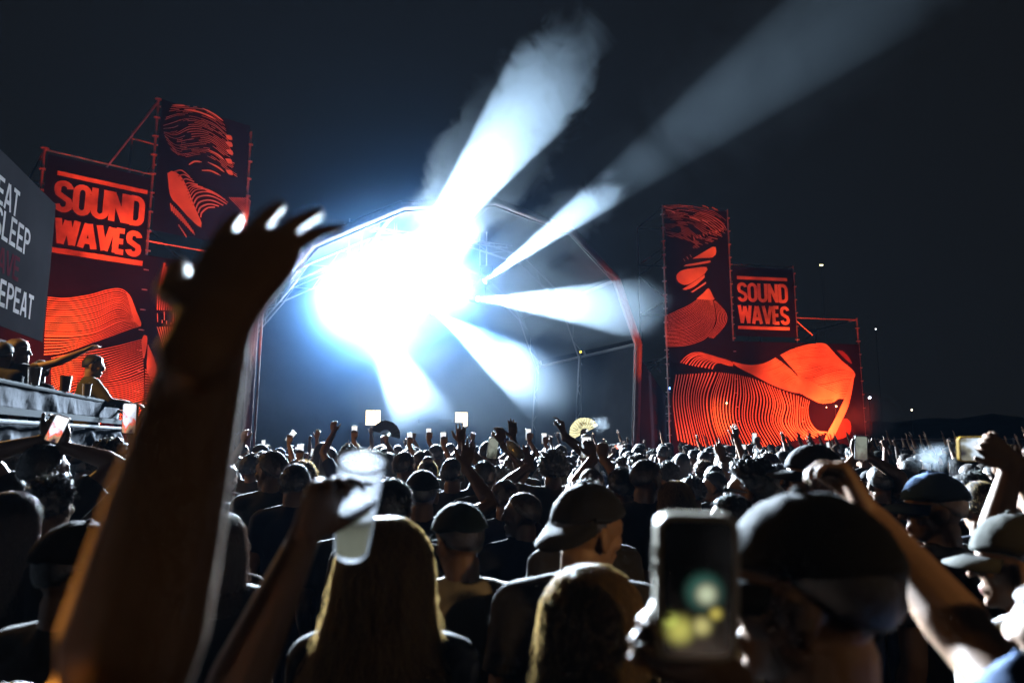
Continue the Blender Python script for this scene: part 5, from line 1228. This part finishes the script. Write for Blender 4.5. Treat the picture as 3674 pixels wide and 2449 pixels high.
on_deck(FIG['m1'], 14, 1222, 6.3, 'person in black at the far left end of the terrace', -.2, hair='crop', hairc='black', shirt='black', skin=1)
# cups on the rail
def cup_on_rail(s, h, r, m, label):
    t = empty('drink_cup', WT.at(s, 2.268, .03)); tag(t, label, 'cup')
    MB().rod((0, 0, 0), (0, 0, h), r * .8, 12, r).build('cup_wall', m, t, False)
    MB().tube([(r * math.cos(a), r * math.sin(a), h) for a in np.linspace(0, 2 * math.pi, 13)], [.003] * 13, 5).build('rim', m, t)
M_kraft = mat('kraft_paper', (.45, .32, .18), .7); M_frost = mat('frosted_cup', (.7, .7, .7), .3, alpha=.75)
ss = lambda px, py: WT.sz(px, py)[0]
cup_on_rail(ss(217, 1410), .13, .045, M_kraft, 'brown paper cup standing on the terrace rail')
cup_on_rail(ss(295, 1428), .11, .04, M_frost, 'pale plastic cup on the rail beside the olive jacket')
cup_on_rail(ss(105, 1390), .13, .045, M_frost, 'clear plastic cup on the rail before the amber-lit woman')
# the bar behind with its big sign
pg = P(166, 1110, 13.4); WG = Wall((pg.x, pg.y), (-.304, .953)); WG.n = Vector((.953, .304, 0)); Rg = Matrix((WG.d, WG.n, Vector((0, 0, 1)))).transposed()
bar = empty('bar_building'); tag(bar, 'bar building at the far left with a pinkish lower wall', 'building')
MB().box(WG.at(-5, 1.75, -1.9), (10, 3.0, 3.5), Rg).build('wall', mat('pink_wall', (.42, .20, .22), .7, vary=.1), bar)
MB().box(WG.at(-5, 3.56, -1.9), (10.2, 3.3, .10), Rg).build('roof', M_black, bar)
for s in (-.6, -2.6, -4.6): MB().rod(WG.at(s, .1, -.10), WG.at(s, 3.5, -.10), .03, 8).build('downpipe', M_rail, bar)
zt0 = WG.sz(140, 674)[1]; zb0 = WG.sz(100, 1206)[1]
sg = panel('slogan_sign', 'grey slogan sign with white words EAT SLEEP RAVE REPEAT, cut off by the left edge', 'sign', WG, -9, -.02, zb0, zt0, mat('sign_board', (.05, .05, .058), .85, vary=.12, scale=.8, spec=0.0), off=.0)
M_word = mat('sign_white', (.72, .72, .75), .8, vary=.15, scale=3, spec=0.0); M_wordred = mat('sign_red', (.13, .035, .05), .8, vary=.2, scale=3, spec=0.0)
sA, _ = WG.sz(10, 800); sB, _ = WG.sz(112, 832); pitch = (sB - sA) / 4
for word, xr, (xt, yt), (xb, yb), m_ in (('EAT', 73, (73, 694), (58, 781), M_word), ('SLEEP', 112, (112, 832), (92, 917), M_word), ('RAVE', 76, (67, 925), (62, 1010), M_wordred), ('REPEAT', 123, (123, 1065), (109, 1147), M_word)):
    sr = WG.sz(xr, yt)[0]; z1 = WG.sz(xt, yt)[1]; z0 = WG.sz(xb, yb)[1]
    for i, ch in enumerate(reversed(word)):
        mb = MB(); letter(mb, WG, ch, sr - (i + 1) * pitch, z0, pitch * .9, z1 - z0, pitch * .23, .006); mb.build('letter', m_, sg)
# assumed warm lamps on added masts, unseen: over the terrace, behind the crowd
def warm(loc, power, colr, label, radius):
    bulb('assumed_warm_lamp', loc, power, colr, radius); t = empty('assumed_lamp_mast', (loc[0], loc[1], 0)); tag(t, label, 'lamp')
    MB().rod((0, .35, 0), (0, .35, loc[2] + .3), .05, 8).build('mast', M_black, t); MB().rod((0, .35, loc[2] + .25), (0, 0, loc[2] + .25), .03, 6).build('bracket', M_black, t)
    MB().ball((0, 0, loc[2]), radius * .8, 12, 8).build('globe', mat('assumed_warm_globe', (1, .8, .5), .4, emit=(1, .55, .15), estr=6), t, True); MB().rod((0, 0, loc[2] + .12), (0, 0, loc[2] + .26), .10, 10, .03).build('shade', M_black, t)
warm((-5.5, 5.9, 3.7), 280, (1.0, .50, .10), 'assumed amber lamp on an added mast over the terrace, out of view at the left', .12)  # assumed from the amber-lit figures; lamp and mast added out of frame
warm((4.2, -4.0, 4.2), 70, (1.0, .62, .27), 'assumed warm fill lamp on an added mast, unseen behind the crowd', .12)  # assumed source of the dim fill; lamp and mast added behind the camera

# ------------------------------------------------------------------ things held up
# the big phone
pc = P(2497, 2098, .66)
po = link('phone', rbox(.0800, .1385, .013, .015).mesh('case'), M_case['clear']); po.location = pc; po.rotation_euler = (math.radians(6), math.radians(1.2), math.radians(-1))
tag(po, 'big dark-screened phone in a cream case held up close at the bottom right', 'phone')
M_big = bpy.data.materials.new('dark_screen'); M_big.use_nodes = True; nt = M_big.node_tree; b_ = nt.nodes['Principled BSDF']; b_.inputs['Base Color'].default_value = (.006, .006, .007, 1); b_.inputs['Roughness'].default_value = .2
tc = nt.nodes.new('ShaderNodeTexCoord'); acc = None
for (cx, cz, r, colr) in ((.006, -.004, .016, (.05, .16, .125)), (.008, -.006, .010, (.55, .62, .42)), (-.017, -.040, .013, (.5, .48, .10)), (.004, -.036, .009, (.55, .5, .18)), (.017, -.024, .006, (.6, .5, .1)), (-.024, -.033, .008, (.55, .6, .12))):
    d_ = nt.nodes.new('ShaderNodeVectorMath'); d_.operation = 'DISTANCE'; nt.links.new(tc.outputs['Object'], d_.inputs[0]); d_.inputs[1].default_value = (cx, -.0, cz)
    m_ = nt.nodes.new('ShaderNodeMapRange'); m_.interpolation_type = 'SMOOTHSTEP'; m_.inputs[1].default_value = r * 1.5; m_.inputs[2].default_value = r * .1; nt.links.new(d_.outputs['Value'], m_.inputs[0])
    s_ = nt.nodes.new('ShaderNodeVectorMath'); s_.operation = 'SCALE'; s_.inputs[0].default_value = colr; nt.links.new(m_.outputs[0], s_.inputs['Scale'])
    if acc is None: acc = s_
    else:
        a_ = nt.nodes.new('ShaderNodeVectorMath'); a_.operation = 'MAXIMUM'; nt.links.new(acc.outputs[0], a_.inputs[0]); nt.links.new(s_.outputs[0], a_.inputs[1]); acc = a_
nt.links.new(acc.outputs[0], b_.inputs['Emission Color']); b_.inputs['Emission Strength'].default_value = 1.0
so = link('screen', rbox(.0670, .1270, .003, .010).mesh('screen'), M_big, po); so.location = (0, -.0062, 0)
mb = MB(); mb.box((-.02, .009, .045), (.034, .006, .036)); mb.build('camera_bump', M_case['black'], po)
mb = MB(); mb.box((-.0405, 0, .032), (.002, .004, .012)); mb.box((-.0405, 0, .016), (.002, .004, .012)); mb.box((.0405, 0, .022), (.002, .004, .02)); mb.build('side_button', M_case['clear'], po)
I3 = Matrix.Identity(3)
def rotp(yaw, tilt, roll): return Matrix.Rotation(math.radians(yaw), 3, 'Z') @ Matrix.Rotation(math.radians(tilt), 3, 'X') @ Matrix.Rotation(math.radians(roll), 3, 'Y')
phone(P(2103, 1604, 4.55), rotp(0, 5, 1), 'black phone filming upright in front of the gold fan', size=.92)
phone(P(466, 1500, 3.45), rotp(-5, 5, 2), 'bright phone screen high at the left, filming the stage above the heads', scr=M_screenred)
phone(P(205, 1538, 3.25), rotp(25, 5, 20), 'tilted bright phone held overhead at the left', scr=M_screenred, size=.85)
phone(P(455, 1632, 4.6), rotp(0, 0, 90), 'small sideways phone by the rounded afro, red and white screen', scr=M_screenred)
phone(P(3512, 1610, 2.15), rotp(12, 4, 90), 'yellow-cased phone filming sideways at the right', case='yellow', scr=M_screen)
phone(P(3089, 1606, 4.45), rotp(-10, 5, 3), 'phone held up by two stretched arms right of the bent hand', scr=M_screendim)
phone(P(1768, 1607, 5.0), rotp(4, 5, 8), 'cream-cased phone between raised hands under the bottle', case='clear', scr=M_screendim)
def phone_person(px, py, zc, label, plabel, tilt=0, scr=None, **k):
    t = P(px, py, zc); rz = face(t.x, t.y); q = Vector((.19, .315, 1.93)); s = t.z / q.z
    loc = t - Matrix.Rotation(rz, 3, 'Z') @ (q * s); loc.z = 0
    person(FIG['phr'], loc, rz, s, plabel, group='people packed in the crowd', **k)
    phone(t, Matrix.Rotation(rz, 3, 'Z') @ rotp(0, 4, tilt), label, scr=scr)
phone_person(1470, 1574, 8.6, 'lit phone just right of the dark fan', 'short-haired woman filming right of the dark fan', hair='bob', hairc='black')
phone_person(1538, 1556, 9.0, 'dark-edged phone silhouetted in the bright smoke', 'woman filming in the brightest smoke', hair='long', hairc='dark brown')
phone_person(1590, 1572, 8.0, 'glowing phone left of the white panel hand', 'woman filming left of the white panel', hair='bun', hairc='black')
phone_person(1895, 1558, 9.0, 'small phone above the spread fingers', 'woman filming above the spread fingers', hair='bob', hairc='brown')
phone_person(1952, 1572, 9.6, 'white phone screen left of the tall raised arm', 'woman filming left of the tall raised arm', hair='long', hairc='black')
phone_person(1042, 1566, 8.4, 'cyan phone screen by the raised arm', 'woman with a cyan phone beside the big arm', tilt=40, hair='long', hairc='black')
phone_person(1078, 1620, 6.8, 'white square of a phone screen low between the two forearms', 'woman filming low between the two forearms', hair='bob', hairc='black')
phone_person(1272, 1550, 8.2, 'bluish phone behind the cup hand', 'woman filming behind the cup hand', hair='long', hairc='black')
phone_person(2706, 1572, 9.4, 'small lit phone in front of the orange ribs', 'woman filming before the orange ribs', hair='bun', hairc='black')
# plastic cup
ct, cb = P(1300, 1655, 1.005), P(1258, 1985, 1.05); ax = (ct - cb); hgt = ax.length; Rc = ax.to_track_quat('Z', 'Y').to_matrix()
cu = empty('plastic_cup', cb); cu.rotation_euler = Rc.to_euler(); tag(cu, 'tall translucent plastic cup gripped by its rim, glowing at the bottom', 'cup')
M_cup = bpy.data.materials.new('cup_plastic'); M_cup.use_nodes = True; nt = M_cup.node_tree; nt.nodes.remove(nt.nodes['Principled BSDF'])
tl = nt.nodes.new('ShaderNodeBsdfTranslucent'); tl.inputs[0].default_value = (.34, .36, .40, 1); tp = nt.nodes.new('ShaderNodeBsdfTransparent'); df = nt.nodes.new('ShaderNodeBsdfPrincipled'); df.inputs['Base Color'].default_value = (.8, .82, .85, 1); df.inputs['Roughness'].default_value = .25
mx = nt.nodes.new('ShaderNodeMixShader'); mx.inputs[0].default_value = .2; my = nt.nodes.new('ShaderNodeMixShader'); my.inputs[0].default_value = .66
nt.links.new(tl.outputs[0], mx.inputs[1]); nt.links.new(df.outputs[0], mx.inputs[2]); nt.links.new(mx.outputs[0], my.inputs[1]); nt.links.new(tp.outputs[0], my.inputs[2]); nt.links.new(my.outputs[0], nt.nodes['Material Output'].inputs[0])
r0, r1 = .0262, .0355; n = 40; mb = MB(); prof = [(0.0, .0), (r0 - .003, .0), (r0, .004), (r0 + (r1 - r0) * .5, hgt * .5), (r1, hgt), (r1 - .0012, hgt), (r0 + (r1 - r0) * .5 - .0012, hgt * .5), (r0 - .0015, .006), (0, .006)]
for (r, z) in prof:
    for j in range(n): a = 2 * math.pi * j / n; mb.v.append((r * math.cos(a), r * math.sin(a), z))
for i in range(len(prof) - 1):
    for j in range(n): mb.f.append((i * n + j, i * n + (j + 1) % n, (i + 1) * n + (j + 1) % n, (i + 1) * n + j))
mb.build('cup_wall', M_cup, cu, True)
MB().tube([(r1 * math.cos(a), r1 * math.sin(a), hgt) for a in np.linspace(0, 2 * math.pi, 41)], [.0022] * 41, 6).build('rim', mat('cup_rim', (.85, .86, .88), .3), cu, True)
M_drink = bpy.data.materials.new('milky_drink'); M_drink.use_nodes = True; nt = M_drink.node_tree; nt.nodes.remove(nt.nodes['Principled BSDF']); tl = nt.nodes.new('ShaderNodeBsdfTranslucent'); tl.inputs[0].default_value = (.95, .9, .72, 1); df = nt.nodes.new('ShaderNodeBsdfDiffuse'); df.inputs[0].default_value = (.8, .76, .62, 1); mx = nt.nodes.new('ShaderNodeMixShader'); mx.inputs[0].default_value = .12
nt.links.new(tl.outputs[0], mx.inputs[1]); nt.links.new(df.outputs[0], mx.inputs[2]); nt.links.new(mx.outputs[0], nt.nodes['Material Output'].inputs[0])
MB().rod((0, 0, .0075), (0, 0, hgt * .40), r0 - .003, 32, r0 + (r1 - r0) * .4 - .002).build('drink', M_drink, cu, False)
# water bottle
bp_ = P(1842, 1606, 4.5); bo = empty('water_bottle', bp_); bo.rotation_euler = Vector((-.45, .75, .48)).to_track_quat('Z', 'Y').to_euler(); tag(bo, 'clear water bottle with a blue cap tilted among raised hands', 'bottle')
M_pet = mat('clear_plastic', (.85, .9, .95), .15, alpha=.6, spec=.8)
MB().tube([(0, 0, -.10), (0, 0, -.06), (0, 0, -.02), (0, 0, .03), (0, 0, .06), (0, 0, .085)], [.030, .033, .031, .033, .024, .013], 16).build('body', M_pet, bo, True)
MB().rod((0, 0, .085), (0, 0, .108), .017, 14).build('cap', mat('blue_cap', (.02, .08, .5), .4), bo)
MB().rod((0, 0, -.035), (0, 0, .012), .0338, 20).build('paper_band', mat('bottle_paper', (.7, .75, .8), .5), bo)
# folding fans
def fan(px, py, zc, R_out, a0, a1, m_leaf, m_rib, label, r_in, deco=None):
    c = P(px, py, zc); t = empty('hand_fan', c); tag(t, label, 'fan'); nseg = 28; mb = MB()
    for i in range(nseg + 1):
        a = math.radians(a0 + (a1 - a0) * i / nseg); y = .006 if i % 2 else -.006
        for r in (r_in, R_out): mb.v.append((r * math.cos(a), y * r / R_out, r * math.sin(a)))
    mb.f = [(2 * i, 2 * i + 1, 2 * i + 3, 2 * i + 2) for i in range(nseg)]
    mb.build('fan_leaf', m_leaf, t)
    for i in range(0, nseg + 1, 2):
        a = math.radians(a0 + (a1 - a0) * i / nseg); MB().rod((0, .004, 0), (R_out * .97 * math.cos(a), .008, R_out * .97 * math.sin(a)), .0028, 5).build('rib', m_rib, t)
    MB().rod((0, -.01, 0), (0, .015, 0), .008, 8).build('rivet', m_rib, t)
    if deco:
        for pts, m_, w in deco:
            mb = MB(); q = [(r * R_out * math.cos(math.radians(a)), r * R_out * math.sin(math.radians(a))) for r, a in pts]
            w2 = Wall((0, 0), (1, 0)); w2.n = Vector((0, -1, 0)); ribbon(mb, w2, crom(q, 12), np.interp(np.linspace(0, 1, 12), [0, .4, 1], [.001, w, .001]), .012); mb.build('painted_stroke', m_, t)
    return t
M_fandark = mat('fan_black', (.03, .035, .045), .7); M_ribdark = mat('fan_rib_black', (.02, .02, .02), .5)
M_fangold = bpy.data.materials.new('fan_paper'); M_fangold.use_nodes = True; nt = M_fangold.node_tree; nt.nodes.remove(nt.nodes['Principled BSDF']); tl = nt.nodes.new('ShaderNodeBsdfTranslucent'); tl.inputs[0].default_value = (.085, .066, .032, 1); df = nt.nodes.new('ShaderNodeBsdfDiffuse'); df.inputs[0].default_value = (.5, .42, .26, 1); mx = nt.nodes.new('ShaderNodeMixShader'); mx.inputs[0].default_value = .2
nt.links.new(tl.outputs[0], mx.inputs[1]); nt.links.new(df.outputs[0], mx.inputs[2]); nt.links.new(mx.outputs[0], nt.nodes['Material Output'].inputs[0])
M_org = mat('fan_orange', (.75, .32, .03), .7); M_grn = mat('fan_green', (.08, .14, .05), .7); M_bamb = mat('fan_bamboo', (.42, .24, .08), .6)
fan(1383, 1561, 10.0, .215, 158, -12, M_fandark, M_ribdark, 'black folding fan spread open above the crowd', .085)
fan(2098, 1552, 9.2, .205, 208, 28, M_fangold, M_bamb, 'cream and gold folding fan glowing against the stage', .06,
    [([(.42, 110), (.62, 112), (.8, 118)], M_org, .009), ([(.5, 95), (.66, 98), (.74, 106)], M_org, .010), ([(.5, 82), (.62, 86), (.7, 92)], M_org, .008), ([(.55, 70), (.7, 62), (.8, 52)], M_org, .004), ([(.6, 60), (.75, 48), (.85, 45)], M_org, .004)] +
    [([(.40 + .02 * i, 125 + 9 * i), (.55 + .02 * i, 126 + 9 * i), (.66 + .01 * i, 124 + 9 * i)], M_grn, .0035) for i in range(7)] + [([(.5, 38), (.62, 36), (.72, 33)], M_grn, .006)])
hf = lambda px, py, zc, lb, **k: hero('fan_' + lb[:5], px, 1604, zc + .35, lb, hair='crop', arms={'R': ((px + 3, py, zc), (-.02, 1, .05), (0, 0, 1), (.9, -.7, 0), dict(curl=.9, spread=.1, thumb=.3))}, fkw=dict(voxel=.009, ratio=.3), **k)
hf(1383, 1584, 10.0, 'person holding up the black fan', skin=1, shirt='black'); hf(2098, 1576, 9.2, 'person holding up the cream and gold fan', skin=1, shirt='charcoal')
# ------------------------------------------------------------------ far fence on the right
fe = empty('perimeter_fence'); tag(fe, 'long dark fence with black sheeting beyond the crowd on the right', 'fence')
M_sheet = mat('fence_sheet', (.05, .05, .055), .8, vary=.3, scale=.7)
for i in range(14):
    x0 = 12.2 + i * 2.4; y0 = 27 - i * .12
    MB().box((x0 + 1.2, y0, .95), (2.34, .03, 1.78)).build('panel', M_sheet, fe); MB().rod((x0, y0 + .04, 0), (x0, y0 + .04, 1.92), .03, 6).build('post', M_steel, fe)
    MB().rod((x0, y0 - .01, 1.86), (x0 + 2.4, y0 - .01, 1.86), .022, 6).build('rail', M_steel, fe)
# breath of vapour over the crowd
smoke(P(3345, 1640, 5.2), (.24, .2, .16), (1, 0, .5), vol_mat('vapour', 1.3, color=(.8, .9, 1), scale=9, lo=.42, hi=.62, edge=.9, warp=.8, seed=4, aniso=.3), 'puff of vapour rising by the blue cap')
smoke(P(2155, 1520, 8.5), (.16, .14, .22), (0, 0, 1), vol_mat('vapour_thin', .45, color=(.8, .9, 1), scale=8, lo=.40, hi=.62, edge=.9, warp=.8, seed=9, aniso=.3), 'thin wisp of vapour right of the gold fan')
smoke(P(3150, 1510, 24), (1.4, 1.0, 1.6), (0, 0, 1), vol_mat('smoke_side', .30, scale=.7, lo=.38, hi=.66, edge=.9, warp=.5, seed=14, aniso=.3), 'bluish smoke drifting right of the orange banner')
